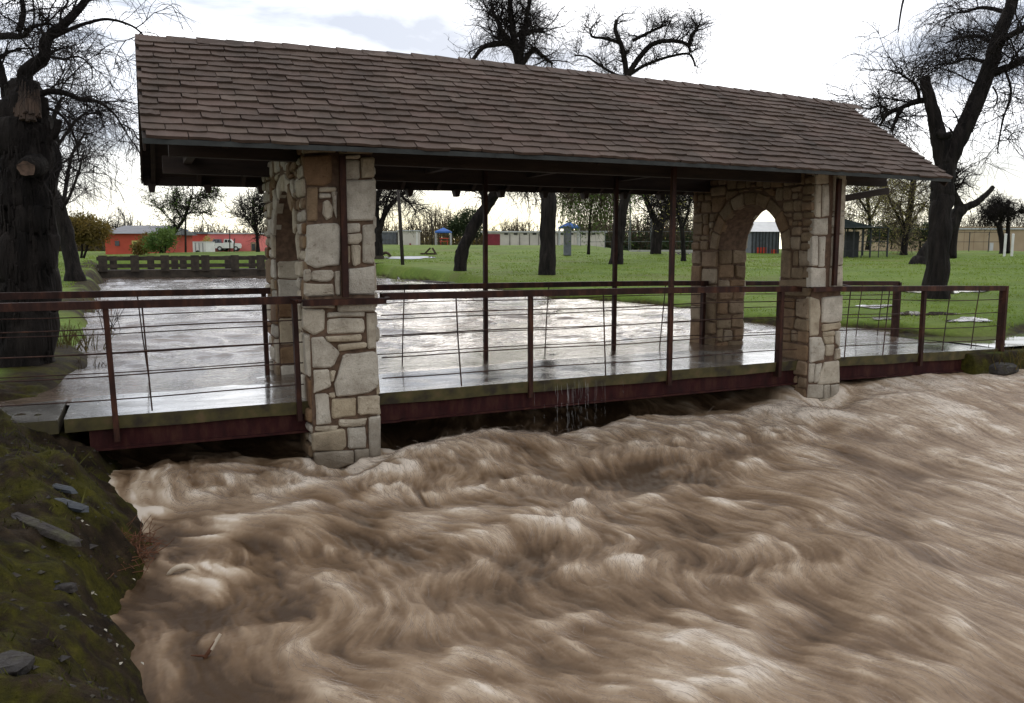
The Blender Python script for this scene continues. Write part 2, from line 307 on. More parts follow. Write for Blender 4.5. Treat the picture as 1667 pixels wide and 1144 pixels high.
# ------------------------------------------------------------------ objects
def tag(o, label=None, cat=None, group=None, kind=None):
    if label: o['label'] = label
    if cat: o['category'] = cat
    if group: o['group'] = group
    if kind: o['kind'] = kind
    return o
def empty(name, loc, label, cat, group=None):
    o = bpy.data.objects.new(name, None); COL.objects.link(o); o.location = Vector([float(c) for c in loc]); o.empty_display_size = 0.3
    o['org'] = [float(c) for c in loc]
    del o['org']; ORG[o.name] = np.array([float(c) for c in loc])
    return tag(o, label, cat, group)
ORG = {}
class Geo:
    def __init__(s): s.v = []; s.f = []; s.n = 0; s.tone = []
    def add(s, v, f):
        v = np.asarray(v, float).reshape(-1, 3); s.v.append(v)
        f = np.asarray(f, int)
        s.f.append(f + s.n); s.n += len(v); return s
    def faces(s, v, fl):
        v = np.asarray(v, float).reshape(-1, 3); s.v.append(v)
        for f in fl: s.f.append(np.array([f]) + s.n)
        s.n += len(v); return s
    def box(s, c, size, rot=None):
        h = np.array(size) / 2.0
        v = np.array([[x, y, z] for x in (-1, 1) for y in (-1, 1) for z in (-1, 1)]) * h
        if rot is not None: v = v @ np.asarray(rot).T
        return s.add(v + np.array(c), [[0, 1, 3, 2], [4, 6, 7, 5], [0, 4, 5, 1], [2, 3, 7, 6], [0, 2, 6, 4], [1, 5, 7, 3]])
    def bar(s, a, b, w, h=None, upv=(0, 0, 1)):
        a = np.array(a, float); b = np.array(b, float); h = w if h is None else h
        d = b - a; L = np.linalg.norm(d); d /= L; upv = np.array(upv, float)
        if abs(d @ upv) > 0.95: upv = np.array([0, 1.0, 0])
        x = np.cross(d, upv); x /= np.linalg.norm(x); y = np.cross(x, d)
        return s.box((a + b) / 2, (L, w, h), np.stack([d, x, y], 1))
    def tube(s, pts, r, sides=8, cap=True):
        pts = np.asarray(pts, float); r = np.broadcast_to(np.asarray(r, float), (len(pts),))
        v, f = tubes(pts[None], r[None], sides); s.add(v, f)
        if cap:
            k = len(pts); base = s.n - k * sides
            s.f.append(np.array([[base + i for i in range(sides)][::-1]])); s.f.append(np.array([[base + (k - 1) * sides + i for i in range(sides)]]))
        return s
    def build(s, name, mat, parent=None, smooth=False, tone=None):
        V = np.concatenate(s.v)
        root = parent
        while root is not None and root.parent is not None: root = root.parent
        if root is not None: V = V - ORG[root.name]
        me = bpy.data.meshes.new(name)
        me.vertices.add(len(V)); me.vertices.foreach_set('co', V.astype(np.float32).ravel())
        cnt = np.concatenate([np.full(len(f), f.shape[1]) for f in s.f]); idx = np.concatenate([f.ravel() for f in s.f])
        me.loops.add(len(idx)); me.loops.foreach_set('vertex_index', idx.astype(np.int32))
        me.polygons.add(len(cnt)); st = np.concatenate([[0], np.cumsum(cnt)[:-1]])
        me.polygons.foreach_set('loop_start', st.astype(np.int32)); me.polygons.foreach_set('loop_total', cnt.astype(np.int32))
        me.polygons.foreach_set('use_smooth', np.full(len(cnt), bool(smooth)))
        if tone is not None:
            a = me.attributes.new('tone', 'FLOAT', 'POINT'); a.data.foreach_set('value', np.asarray(tone, np.float32))
        me.update(calc_edges=True)
        if mat is not None: me.materials.append(M[mat] if isinstance(mat, str) else mat)
        o = bpy.data.objects.new(name, me); COL.objects.link(o)
        if parent is not None: o.parent = parent
        return o
def tubes(P, R, sides):
    """P (n,k,3), R (n,k) -> verts, quads"""
    n, k, _ = P.shape
    T = np.gradient(P, axis=1); T /= np.linalg.norm(T, axis=2, keepdims=True) + 1e-9
    a = np.where(np.abs(T[..., 2:3]) > 0.8, np.array([1.0, 0, 0]), np.array([0, 0, 1.0]))
    a = np.broadcast_to(a[:, :1], T.shape)
    X = np.cross(T, a); X /= np.linalg.norm(X, axis=2, keepdims=True) + 1e-9; Y = np.cross(T, X)
    th = np.arange(sides) / sides * 2 * np.pi
    V = P[:, :, None] + R[:, :, None, None] * (np.cos(th)[:, None] * X[:, :, None] + np.sin(th)[:, None] * Y[:, :, None])
    i = np.arange(n)[:, None, None] * k * sides; j = np.arange(k - 1)[None, :, None] * sides; q = np.arange(sides)[None, None, :]; q1 = (q + 1) % sides
    F = np.stack([i + j + q, i + j + q1, i + j + sides + q1, i + j + sides + q], -1).reshape(-1, 4)
    return V.reshape(-1, 3), F
def grid_mesh(name, X, Y, Z, mat, attrs=None, smooth=True):
    ny, nx = Z.shape
    V = np.stack([X, Y, Z], -1).reshape(-1, 3).astype(np.float32)
    a = (np.arange(ny - 1)[:, None] * nx + np.arange(nx - 1)[None, :]).ravel()
    F = np.stack([a, a + 1, a + nx + 1, a + nx], 1).astype(np.int32)
    me = bpy.data.meshes.new(name); me.vertices.add(len(V)); me.vertices.foreach_set('co', V.ravel())
    me.loops.add(F.size); me.loops.foreach_set('vertex_index', F.ravel()); me.polygons.add(len(F))
    me.polygons.foreach_set('loop_start', np.arange(0, F.size, 4, dtype=np.int32)); me.polygons.foreach_set('loop_total', np.full(len(F), 4, np.int32))
    if smooth: me.polygons.foreach_set('use_smooth', np.ones(len(F), bool))
    for k, v in (attrs or {}).items():
        at_ = me.attributes.new(k, 'FLOAT', 'POINT'); at_.data.foreach_set('value', v.astype(np.float32).ravel())
    me.update(calc_edges=True); me.materials.append(M[mat])
    o = bpy.data.objects.new(name, me); COL.objects.link(o); return o

# ------------------------------------------------------------------ terrain
def gz(X, Y):
    X = np.asarray(X, float); Y = np.asarray(Y, float)
    r = np.hypot(X, np.maximum(Y, 0)); th = np.degrees(np.arctan2(X, np.maximum(Y, 0.1)))
    field = 0.10 + 0.0165 * np.clip(r - 14, 0, 62) + 0.05 * vn(X, Y, 6.0) * sstep(8, 20, r)
    bermw = sstep(8, 12, th) * (1 - sstep(29, 33, th))
    field = field + bermw * 0.032 * np.clip(r - 62, 0, 22)
    field = field * 1.0
    # right bank upstream: edge of the creek, then the flooded path off the bridge's end
    xr = 12.1 + 0.35 * vn(Y, Y * 0 + 3, 5.0) + 0.018 * np.clip(Y - 20, 0, 40)
    up = Y > 9.0
    right = sstep(-0.25, 0.9, X - xr) * (field + 0.8) - 0.8
    path = sstep(10.9, 9.9, Y + 0.25 * vn(X, Y, 2.0) - 0.03 * np.clip(X - 12, 0, 30)) * sstep(8.0, 8.4, Y)
    right = np.where(X > 11.5, right * (1 - path) + (-0.07) * path, right)
    right = np.where((X > 11.5) & (Y < 8.6), right * sstep(8.15, 8.55, Y) + (1 - sstep(8.15, 8.55, Y)) * (-1.5), right)
    far_dn = sstep(19, 23, X + 0.4 * vn(X, Y, 3.0)) * sstep(9.0, 7.5, Y)
    right = np.where((X > 15) & (Y < 9.0), np.maximum(right, far_dn * 2.2 - 1.5), right)
    # left bank
    xl_up = -0.40 - 0.03 * np.clip(Y - 12, 0, 60) + 0.12 * vn(X * 0 + 1, Y, 3.0)
    left_up = sstep(0.35, -0.75, X - xl_up) * (field + 0.9) - 0.9
    wl = 0.30 - 0.075 * np.clip(Y - 4, 0, 4) + 0.10 * vn(Y, X * 0 + 7, 1.6)
    left_dn = -1.45 + 1.30 * sstep(0.55, -1.0, X - wl) + 0.20 * sstep(-1.0, -2.2, X - wl)
    left_dn = left_dn + sstep(0.5, -0.2, X - wl) * (0.06 * vn(X, Y, 0.8) + 0.042 * vn(X + 9, Y, 0.33) + 0.022 * vn(X, Y + 4, 0.13, _N2))
    tb = sstep(9.4, 11.3, Y)
    left = left_dn * (1 - tb) + left_up * tb
    right = np.where((X > 3) & (X < 11.6) & (Y < 10.9), -1.7, right)
    left = np.where((X > -0.75) & (Y > 8.9) & (Y < 10.9), np.minimum(left, -0.4), left)
    z = np.where(X < 5.0, left, right)
    end = sstep(54.0, 58.0, Y)                     # the creek is bridged and bends away beyond the far bridge
    z = np.where(Y > 54, z * (1 - end) + (field + 0.1) * end, z)
    return z
def ground_at(u, v):
    r = ray(u, v)
    for d in np.arange(9, 220, 0.1):
        p = CC + r * d
        if p[2] < gz(p[0], p[1]): return p, d
    return CC + r * 120, 120.0
def steps(*seg):
    out = []
    for a, b, d in seg: out.append(np.arange(a, b, d))
    return np.concatenate(out + [[seg[-1][1]]])
gx = steps((-900, -120, 60), (-120, -20, 4), (-20, -4, 0.4), (-4, 1.0, 0.035), (1.0, 11.2, 0.4), (11.2, 14.5, 0.07), (14.5, 30, 0.35), (30, 140, 2.2), (140, 900, 60))
gy = steps((-200, -4, 14), (-4, 2, 0.25), (2, 12, 0.04), (12, 30, 0.18), (30, 62, 0.6), (62, 150, 2.0), (150, 1400, 80))
GX, GY = np.meshgrid(gx, gy)
GZ = gz(GX, GY)
gr = np.where(GX < 5, sstep(9.7, 11.0, GY + 0.5 * vn(GX, GY, 1.2)) * sstep(0.3, -0.5, GX + 1.2 + 0.03 * np.clip(GY - 12, 0, 60) + 0.5 * vn(GX, GY, 1.5)), sstep(0.0, 0.10, GZ + 0.04 * vn(GX, GY, 1.0)))
gr = np.maximum(gr, (GY > 56) * 1.0)
gr = np.maximum(gr, ((GX < -3.2) * sstep(6, 9, GY) * 0.6))
tag(grid_mesh('ground', GX, GY, GZ, 'ground', {'grass': gr}), kind='structure')

# ------------------------------------------------------------------ upstream creek, still higher than the water below the bridge
cx_ = steps((-3.2, 15, 0.075), (15, 40, 0.6)); cy_ = steps((9.55, 20, 0.05), (20, 34, 0.11), (34, 57, 0.3))
CX, CY = np.meshgrid(cx_, cy_)
wob = CY + 0.9 * vn(CX, CY, 2.5) ; wob2 = CX + 0.6 * vn(CX, CY, 2.0, _N2)
CZ = -0.02 + 0.019 * vn(wob2 * 0.45, wob, 0.55) + 0.008 * vn(wob2 * 0.55, wob, 0.22, _N2) + 0.016 * vn(CX * 0.5, CY, 1.4)
amp = sstep(14.5, 11.5, CX); wave = (CZ + 0.02) * (0.12 + 0.88 * amp) * (0.10 + 0.90 * sstep(10.2, 12.6, CY))
near = sstep(12.8, 10.7, CY) * sstep(12.9, 12.3, CX); zdk = np.interp(CX, [-6, -1.5, 1.4, 2.4, 6.0, 9.0, 10.7, 12.5], [-0.05, -0.04, -0.04, -0.012, 0.008, 0.018, -0.008, -0.03])
CZ = -0.02 * (1 - near) + (zdk + 0.007) * near + wave - 0.03 * (1 - sstep(9.72, 10.05, CY + 0.16 * vn(CX * 0.6, CY, 1.1))) - 0.06 * sstep(12.3, 12.5, CX) * sstep(11.2, 10.9, CY)
tag(grid_mesh('creek_water', CX, CY, CZ, 'creek'), kind='structure')
# thin sheet standing on the flooded path beyond the bridge
px_ = steps((12.42, 40, 0.3)); py_ = steps((8.72, 10.9, 0.1))
PX, PY = np.meshgrid(px_, py_)
tag(grid_mesh('flooded_path', PX, PY, -0.022 + 0.004 * vn(PX, PY, 0.6), 'puddle'), kind='structure')

# ------------------------------------------------------------------ the torrent below the bridge
RIV = {}
def river():
    x0, x1, y0, y1, h = -1.4, 18.0, 1.0, 10.9, 0.0125
    nx, ny = int((x1 - x0) / h), int((y1 - y0) / h)
    xs = x0 + np.arange(nx) * h; ys = y0 + np.arange(ny) * h
    X, Y = np.meshgrid(xs, ys); X = X.astype(np.float32); Y = Y.astype(np.float32)
    c = lambda m: m / h
    turb = (1.0 - 0.72 * sstep(3.5, 9.0, X + 0.55 * (7 - Y))) * (0.75 + 0.25 * sstep(3, 8, Y))
    psi = pink(ny, nx, c(1.6), c(0.10), 3.4, 21)
    gy_, gx_ = np.gradient(psi, h)
    gx_ /= gx_.std(); gy_ /= gy_.std()
    vx = 0.42 * sstep(4.5, 0.5, X) - 0.30 * sstep(6.0, 11.0, X); vy = -np.ones_like(vx)
    vx = vx + 0.50 * turb * gy_; vy = vy - 0.22 * turb * gx_
    sp = np.hypot(vx, vy) + 0.25
    vx = (vx / sp).astype(np.float32); vy = (vy / sp).astype(np.float32)
    jj, ii = np.meshgrid(np.arange(nx, dtype=np.float32), np.arange(ny, dtype=np.float32))
    def lic(src, n, st):
        acc = src.copy(); w = 1.0
        for sgn in (1, -1):
            pj, pi_ = jj.copy(), ii.copy()
            for k in range(n):
                a = np.clip(pi_, 0, ny - 1).astype(np.int32); b = np.clip(pj, 0, nx - 1).astype(np.int32)
                pj += sgn * st * vx[a, b]; pi_ += sgn * st * vy[a, b]
                a = np.clip(pi_, 0, ny - 1).astype(np.int32); b = np.clip(pj, 0, nx - 1).astype(np.int32)
                acc += src[a, b] * (1 - k / n)
        return (acc - acc.mean()) / acc.std()
    stp = (1.3 + 1.5 * (1 - turb)).astype(np.float32)
    fine = lic(fftn(ny, nx, 0.8, 0.8, 31).astype(np.float32), 14, stp)
    mid = lic(pink(ny, nx, c(0.30), 1.0, 1.4, 32).astype(np.float32), 15, stp * 1.3)
    long_ = lic(fftn(ny, nx, 2.2, 2.2, 45).astype(np.float32), 30, 2.4)
    soft = lic(pink(ny, nx, c(0.8), c(0.03), 2.1, 33).astype(np.float32), 13, stp * 1.6)
    chop = lic(pink(ny, nx, c(0.16), 1.0, 1.2, 46).astype(np.float32), 6, 1.2)
    def blur(q, m_): 
        k = np.fft.rfftfreq(nx)[None, :] ** 2 + np.fft.fftfreq(ny)[:, None] ** 2
        return np.fft.irfft2(np.fft.rfft2(q) * np.exp(-k * (c(m_) * 2.2) ** 2), s=(ny, nx))
    lump = pink(ny, nx, c(1.5), c(0.16), 3.6, 34)
    puff = lic((1 - np.abs(pink(ny, nx, c(0.8), c(0.03), 2.4, 35))).astype(np.float32), 6, 1.2)
    patch = fftn(ny, nx, c(0.9), c(0.7), 38)
    # short breaking rollers: a bright ragged edge that fades along the flow
    ph = (Y + 0.34 * pink(ny, nx, c(1.4), c(0.03), 2.3, 41)) / 0.80 + 0.12 * X
    saw = 1 - (ph - np.floor(ph)); ph2 = (Y - 0.2 * X + 0.28 * pink(ny, nx, c(0.9), c(0.03), 2.2, 42)) / 0.55; saw2 = (ph2 - np.floor(ph2))
    m1 = sstep(-0.5, 1.1, fftn(ny, nx, c(0.55), c(0.3), 43)); m2 = sstep(-0.2, 1.3, fftn(ny, nx, c(0.4), c(0.25), 44))
    bore0 = (np.exp(-saw * 3.2) * sstep(0.0, 0.06, saw) * m1 + 0.7 * np.exp(-saw2 * 3.5) * sstep(0.0, 0.05, saw2) * m2)
    bore = lic(bore0.astype(np.float32), 9, 1.3)
    # mean surface: sluices from under the deck, dips, then heaps up and runs away below
    z0 = -0.60 - 0.055 * (8.6 - Y)
    z0 = z0 + 0.24 * sstep(5.5, 10.5, X) * sstep(4.0, 8.0, Y)
    z0 = z0 + 0.16 * np.exp(-((X - 3.6) / 1.0) ** 2 - ((Y - 8.0) / 0.5) ** 2)
    z0 = z0 + 0.10 * np.exp(-((X - 0.6) / 0.5) ** 2 - ((Y - 8.1) / 0.4) ** 2)
    z0 = z0 - 0.13 * np.exp(-((Y - 9.1) / 0.5) ** 2) * (X < 8)
    # pillows heaped against and shed by the piers
    for (a, b, s) in ((1.9, 8.25, 0.20), (8.55, 8.3, 0.17)):
        z0 = z0 - s * np.exp(-((X - a) / 0.45) ** 2 - ((Y - b) / 0.35) ** 2)
    calm = sstep(0.9, 0.2, X) * sstep(7.6, 6.8, Y)
    amp = (0.048 * (0.30 + 0.70 * turb)) * (1 - 0.6 * calm) * sstep(10.9, 8.6, Y)
    out = sstep(10.9, 8.6, Y)
    rough_ = (0.25 + 0.75 * turb) * out * (1 - 0.4 * calm)
    z = z0 + amp * lump + (0.015 * blur(bore, 0.06) + 0.016 * blur(soft, 0.04) + 0.007 * blur(puff, 0.03)) * rough_ + (0.0022 * mid + 0.0006 * fine + 0.0040 * chop) * rough_ + 0.003 * chop * calm
    front = np.exp(-((Y - 7.9 - 0.03 * X) / 0.55) ** 2)
    foam = 0.40 + 0.040 * chop * (0.4 + 0.6 * turb) + 0.034 * long_ * sstep(2.5, 6.5, X + 0.3 * (7 - Y)) + 0.008 * long_ + 0.020 * fine + 0.058 * mid + 0.085 * soft + (0.05 * patch + 0.06 * lump) * turb + (0.135 * bore + 0.035 * puff) * (0.3 + 0.7 * turb) + 0.13 * front + 0.27 * sstep(3.5, 10, X + 0.3 * (7 - Y)) - 0.13 * calm
    foam = 0.38 + (foam - 0.39) * 1.22
    # collars of froth round the piers and along the bank
    for (xa, xb, ya) in ((1.55, 2.27, 8.44), (8.24, 8.81, 8.44)):
        dd = np.hypot(np.maximum(np.maximum(xa - X, X - xb), 0), np.maximum(ya - Y, 0) * 0.7)
        foam = foam + (0.22 + 0.06 * puff + 0.05 * mid) * np.exp(-(dd / 0.16) ** 2); z = z + 0.02 * np.exp(-(dd / 0.12) ** 2) * (1 + 0.5 * puff)
    nb = int(2.4 / h); gb = gz(X[:, :nb], Y[:, :nb]); edge = np.exp(-(np.clip(z[:, :nb] - gb, 0, 1) / 0.10) ** 2); foam[:, :nb] += edge * np.clip(0.10 + 0.10 * puff[:, :nb] + 0.09 * mid[:, :nb], 0, 0.5)
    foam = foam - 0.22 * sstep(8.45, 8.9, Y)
    foam = np.clip(foam, 0, 1)
    RIV.update(calm=calm, vx=vx, vy=vy, z=z, foam=foam, bore=bore, x0=x0, y0=y0, h=h, turb=turb)
    # resample on a grid that is finer near the viewer
    qx = steps((-1.3, 7.0, 0.0145), (7.0, 17.9, 0.028)); qy = steps((1.1, 6.4, 0.0145), (6.4, 10.85, 0.021))
    ix = np.clip(((qx - x0) / h).round().astype(int), 0, nx - 1); iy = np.clip(((qy - y0) / h).round().astype(int), 0, ny - 1)
    QX, QY = np.meshgrid(qx, qy)
    return grid_mesh('river_water', QX, QY, z[np.ix_(iy, ix)], 'river', {'foam': foam[np.ix_(iy, ix)]})
tag(river(), kind='structure')
def spray():
    """wisps of foam drawn out along the current, and hairs of water thrown up where it bursts from under the deck"""
    r = np.random.default_rng(39); Q = RIV; h = Q['h']; ny, nx = Q['z'].shape
    def look(k, x, y): return Q[k][np.clip(((y - Q['y0']) / h).astype(int), 0, ny - 1), np.clip(((x - Q['x0']) / h).astype(int), 0, nx - 1)]
    n = 150000; y = 2.4 + 6.1 * r.random(n); x = -0.6 + 15.5 * r.random(n) ** 1.5
    w = np.clip(look('foam', x, y) - 0.30 + 0.12 * look('bore', x, y), 0.02, 0.6) * (1.0 + 0.8 * np.exp(-((y - 7.9) / 0.6) ** 2)); ok = (r.random(n) < w * 1.5) & (x > 0.15) & (look('calm', x, y) < 0.3) & (look('foam', x, y) > 0.36)
    x, y = x[ok], y[ok]; n = len(x); k = 6; L = r.uniform(.06, .26, n) * (1 + 0.6 * (x > 5)); P = np.empty((n, k, 3)); lift = r.uniform(0.0, 0.028, n) * look('turb', x, y)
    bx, by = x.copy(), y.copy(); off = r.standard_normal((n, 2)) * 0.25
    for i in range(k):
        P[:, i, 0] = bx; P[:, i, 1] = by; P[:, i, 2] = look('z', bx, by) + 0.001 + 0.4 * lift * math.sin(math.pi * i / (k - 1))
        bx = bx + (look('vx', bx, by) + off[:, 0]) * L / (k - 1); by = by + (look('vy', bx, by) + off[:, 1] * .5) * L / (k - 1)
    v, f = tubes(P, (np.array([.1, .7, 1, 1, .7, .1]) * .0014)[None] * r.uniform(.4, 1.2, (n, 1)), 3)
    g = Geo().add(v, f)
    n = 3200; x = np.concatenate([r.normal(3.6, .6, 900), r.uniform(2.5, 8.2, 1200), r.uniform(8.9, 12.6, 700), r.normal(0.6, .4, 400)]); y = 8.1 + 0.02 * x + r.normal(0, .18, n)
    st = np.stack([x, y, look('z', x, y) - .005], 1); d = np.stack([r.normal(0.1, .6, n), r.normal(-.7, .4, n), r.uniform(.25, 1.1, n)], 1)
    A = grow(st, d, r.uniform(.04, .15, n) * (1 + (r.random(n) < .08) * .9), 6, .10, .32, 40); v, f = tubes(A, np.linspace(.0032, .0008, 6)[None] * r.uniform(.5, 1.2, (n, 1)), 3)
    tag(g.add(v, f).build('water_spray', 'spray', None, True), kind='stuff')
lx_ = steps((-1.0, 60, 1.0)); LX, LY = np.meshgrid(lx_, steps((-60, 1.2, 1.0)))
LATER = [spray]
tag(grid_mesh('downstream_water', LX, LY, -1.02 + 0.02 * vn(LX, LY, 3.0), 'puddle'), kind='structure')

# ------------------------------------------------------------------ covered bridge
bridge = empty('covered_footbridge', (5.4, 9.68, 0), 'stone and timber covered footbridge with brown shingled roof over the brown torrent', 'bridge')
DZX = [-6, -1.5, 0.0, 1.4, 2.4, 6.0, 9.0, 10.7, 12.5, 14]; DZ = [-0.05, -0.04, -0.04, -0.04, -0.012, 0.008, 0.018, -0.008, -0.03, -0.03]
def dz(x): return float(np.interp(x, DZX, DZ))
YF, YB, XF = 8.62, 10.72, 0.0
def slab(name, xa, xb, n, mat, th, drop=0.0, wob=0.0):
    g = Geo(); xs = np.linspace(xa, xb, n); V = []
    for i, x in enumerate(xs):
        z = dz(x) + drop; w = wob * math.sin(i * 7.3)
        V += [(x, YF + w, z), (x, YB, z - XF), (x, YB, z - XF - th), (x, YF + 0.02 + w, z - th + w)]
    F = []
    for i in range(n - 1):
        a = i * 4; b = a + 4
        F += [(a, b, b + 1, a + 1), (a + 3, a + 2, b + 2, b + 3), (a, a + 3, b + 3, b), (a + 1, b + 1, b + 2, a + 2)]
    F += [(0, 1, 2, 3), ((n - 1) * 4 + 3, (n - 1) * 4 + 2, (n - 1) * 4 + 1, (n - 1) * 4)]
    return g.faces(V, F).build(name, mat, bridge)
deck = slab('deck_slab', -0.70, 12.38, 60, 'deck', 0.135, 0, 0.004)
def girder(y0_, dr=0.0):
    g = Geo(); xs = np.linspace(-0.5, 12.2, 30)
    for a, b in zip(xs[:-1], xs[1:]):
        zt = (dz(a) - 0.137 - dr, dz(b) - 0.137 - dr); zb = (zt[0] - 0.2, zt[1] - 0.2)
        g.faces([(a, y0_, zt[0]), (b, y0_, zt[1]), (b, y0_, zb[0]), (a, y0_, zb[0]), (a, y0_ + 0.16, zt[0]), (b, y0_ + 0.16, zt[1]), (b, y0_ + 0.16, zb[0]), (a, y0_ + 0.16, zb[0])],
                [(0, 1, 2, 3), (5, 4, 7, 6), (0, 4, 5, 1), (3, 2, 6, 7)])
        g.box(((a + b) / 2, y0_ - 0.02, zb[0] + 0.012), (b - a, 0.05, 0.022))
    return g.build('girder', 'beam', bridge)
girder(8.68); girder(10.5, XF)
# approach slab on the left bank
ap = empty('approach_slab', (-3, 9.7, -0.05), 'wet concrete approach slab leading off the left end of the bridge', 'pavement')
ca, sa = math.cos(0.0), math.sin(0.0)
Geo().box((-3.75, 9.67, -0.108), (6.0, 2.1, 0.13), [[1, 0, 0], [0, ca, -sa], [0, sa, ca]]).build('slab', 'deck', ap)

# --- portals -------------------------------------------------
def clip_poly(poly, p, n):
    out = []
    for i in range(len(poly)):
        a = np.array(poly[i]); b = np.array(poly[(i + 1) % len(poly)]); da = (a - p) @ n; db = (b - p) @ n
        if da >= 0: out.append(tuple(a))
        if da * db < 0: out.append(tuple(a + (b - a) * da / (da - db)))
    return out
def area(poly):
    x = np.array(poly); return 0.5 * abs(np.dot(x[:, 0], np.roll(x[:, 1], -1)) - np.dot(x[:, 1], np.roll(x[:, 0], -1)))
def split(x0, x1, y0, y1, big, r):
    w, h = x1 - x0, y1 - y0; lim = big * r.uniform(0.55, 1.25)
    if (w < lim and h < lim * 0.8) or w * h < 0.012 or (max(w, h) < 0.16): return [(x0, x1, y0, y1)]
    t = r.uniform(0.34, 0.66)
    if h > w * r.uniform(0.55, 1.0): m = y0 + h * t; return split(x0, x1, y0, m, big, r) + split(x0, x1, m, y1, big, r)
    m = x0 + w * t; return split(x0, m, y0, y1, big, r) + split(m, x1, y0, y1, big, r)
def stone_shape(poly, gap, r, raw=False):
    """inset, chamfer and roughen a polygon"""
    P = np.array(poly, float)
    if P.shape[0] < 3: return None
    c = P.mean(0)
    sgn = np.sign(np.dot(P[:, 0], np.roll(P[:, 1], -1)) - np.dot(P[:, 1], np.roll(P[:, 0], -1)))
    if sgn < 0: P = P[::-1]
    ext = P.max(0) - P.min(0)
    if not raw:
        P = c + (P - c) * np.clip(1 - 2 * gap / np.maximum(ext, 1e-3), 0.3, 1)
    else: P = c + (P - c) * (1 + 0.008 / np.maximum(ext, 0.05))
    out = []
    n = len(P)
    for i in range(n):
        a, b, d = P[i - 1], P[i], P[(i + 1) % n]
        la = np.linalg.norm(a - b); ld = np.linalg.norm(d - b); k = r.uniform(0.005, 0.022) if raw else r.uniform(0.008, 0.03)
        out.append(b + (a - b) / la * min(k, la * 0.3)); out.append(b + (d - b) / ld * min(k * r.uniform(0.7, 1.3), ld * 0.3))
    out2 = []
    for i in range(len(out)):
        out2.append(out[i])
        a, b = out[i], out[(i + 1) % len(out)]
        if np.linalg.norm(b - a) > 0.14:
            t = r.uniform(0.35, 0.65); nrm = np.array([b[1] - a[1], a[0] - b[0]]); nrm /= np.linalg.norm(nrm)
            out2.append(a + (b - a) * t + nrm * r.uniform(-0.007, 0.006))
    out = np.array(out2); out = out + np.array([[r.uniform(-.003, .003), r.uniform(-.003, .003)] for _ in out])
    return out
def stone_geo(poly2, frame, proud, r, back=0.06):
    """poly2 in face coordinates; frame=(origin, ux, uy, normal)"""
    o, ux, uy, nn = [np.array(q, float) for q in frame]
    n = len(poly2); c = poly2.mean(0)
    e = poly2.max(0) - poly2.min(0); k = min(0.016, min(e) * 0.18)
    d1 = c + (poly2 - c) * np.clip(1 - 2 * k / np.maximum(e, 1e-3), 0.4, 1)
    tilt = np.array([r.uniform(-.05, .05), r.uniform(-.05, .05)])
    def lift(p, h): return o + p[:, :1] * ux + p[:, 1:] * uy + h[:, None] * nn
    h0 = np.full(n, -back); h1 = proud - 0.014 + (poly2 - c) @ tilt; h2 = proud + (d1 - c) @ tilt + np.array([r.uniform(-.005, .005) for _ in range(n)])
    V = np.concatenate([lift(poly2, h0), lift(poly2, h1), lift(d1, h2), lift(c[None], np.array([proud + r.uniform(0.0, 0.01)]))])
    F = []
    for i in range(n):
        j = (i + 1) % n
        F += [(i, j, n + j, n + i), (n + i, n + j, 2 * n + j, 2 * n + i), (2 * n + i, 2 * n + j, 3 * n)]
    if np.dot(np.cross(ux, uy), nn) < 0: F = [f[::-1] for f in F]
    return V, F
STN = {}
def put_stone(portal, poly, frame, r, proud=None, joined=None, gap=0.011, raw=False, mat=None, back=0.06):
    P = stone_shape(poly, gap, r, raw)
    if P is None: return
    V, F = stone_geo(P, frame, r.uniform(0.018, 0.045) if proud is None else proud, r, back)
    if joined is not None:
        joined[0].faces(V, F); joined[1] += [r.random()] * len(V); return
    m = mat or ('stone_tan' if r.random() < 0.25 else 'stone')
    Geo().faces(V, F).build('stone', m, portal)
def arch_curve(ya, yb, spring, rise, n=9):
    s = yb - ya; R = (rise ** 2 + s * s / 4) / s; L = []
    for i in range(n + 1):
        th = math.acos(1 - (s / 2) / R) * i / n; L.append((ya + R - R * math.cos(th), spring + R * math.sin(th)))
    return L + [(ya + yb - y, z) for (y, z) in L[::-1][1:]]
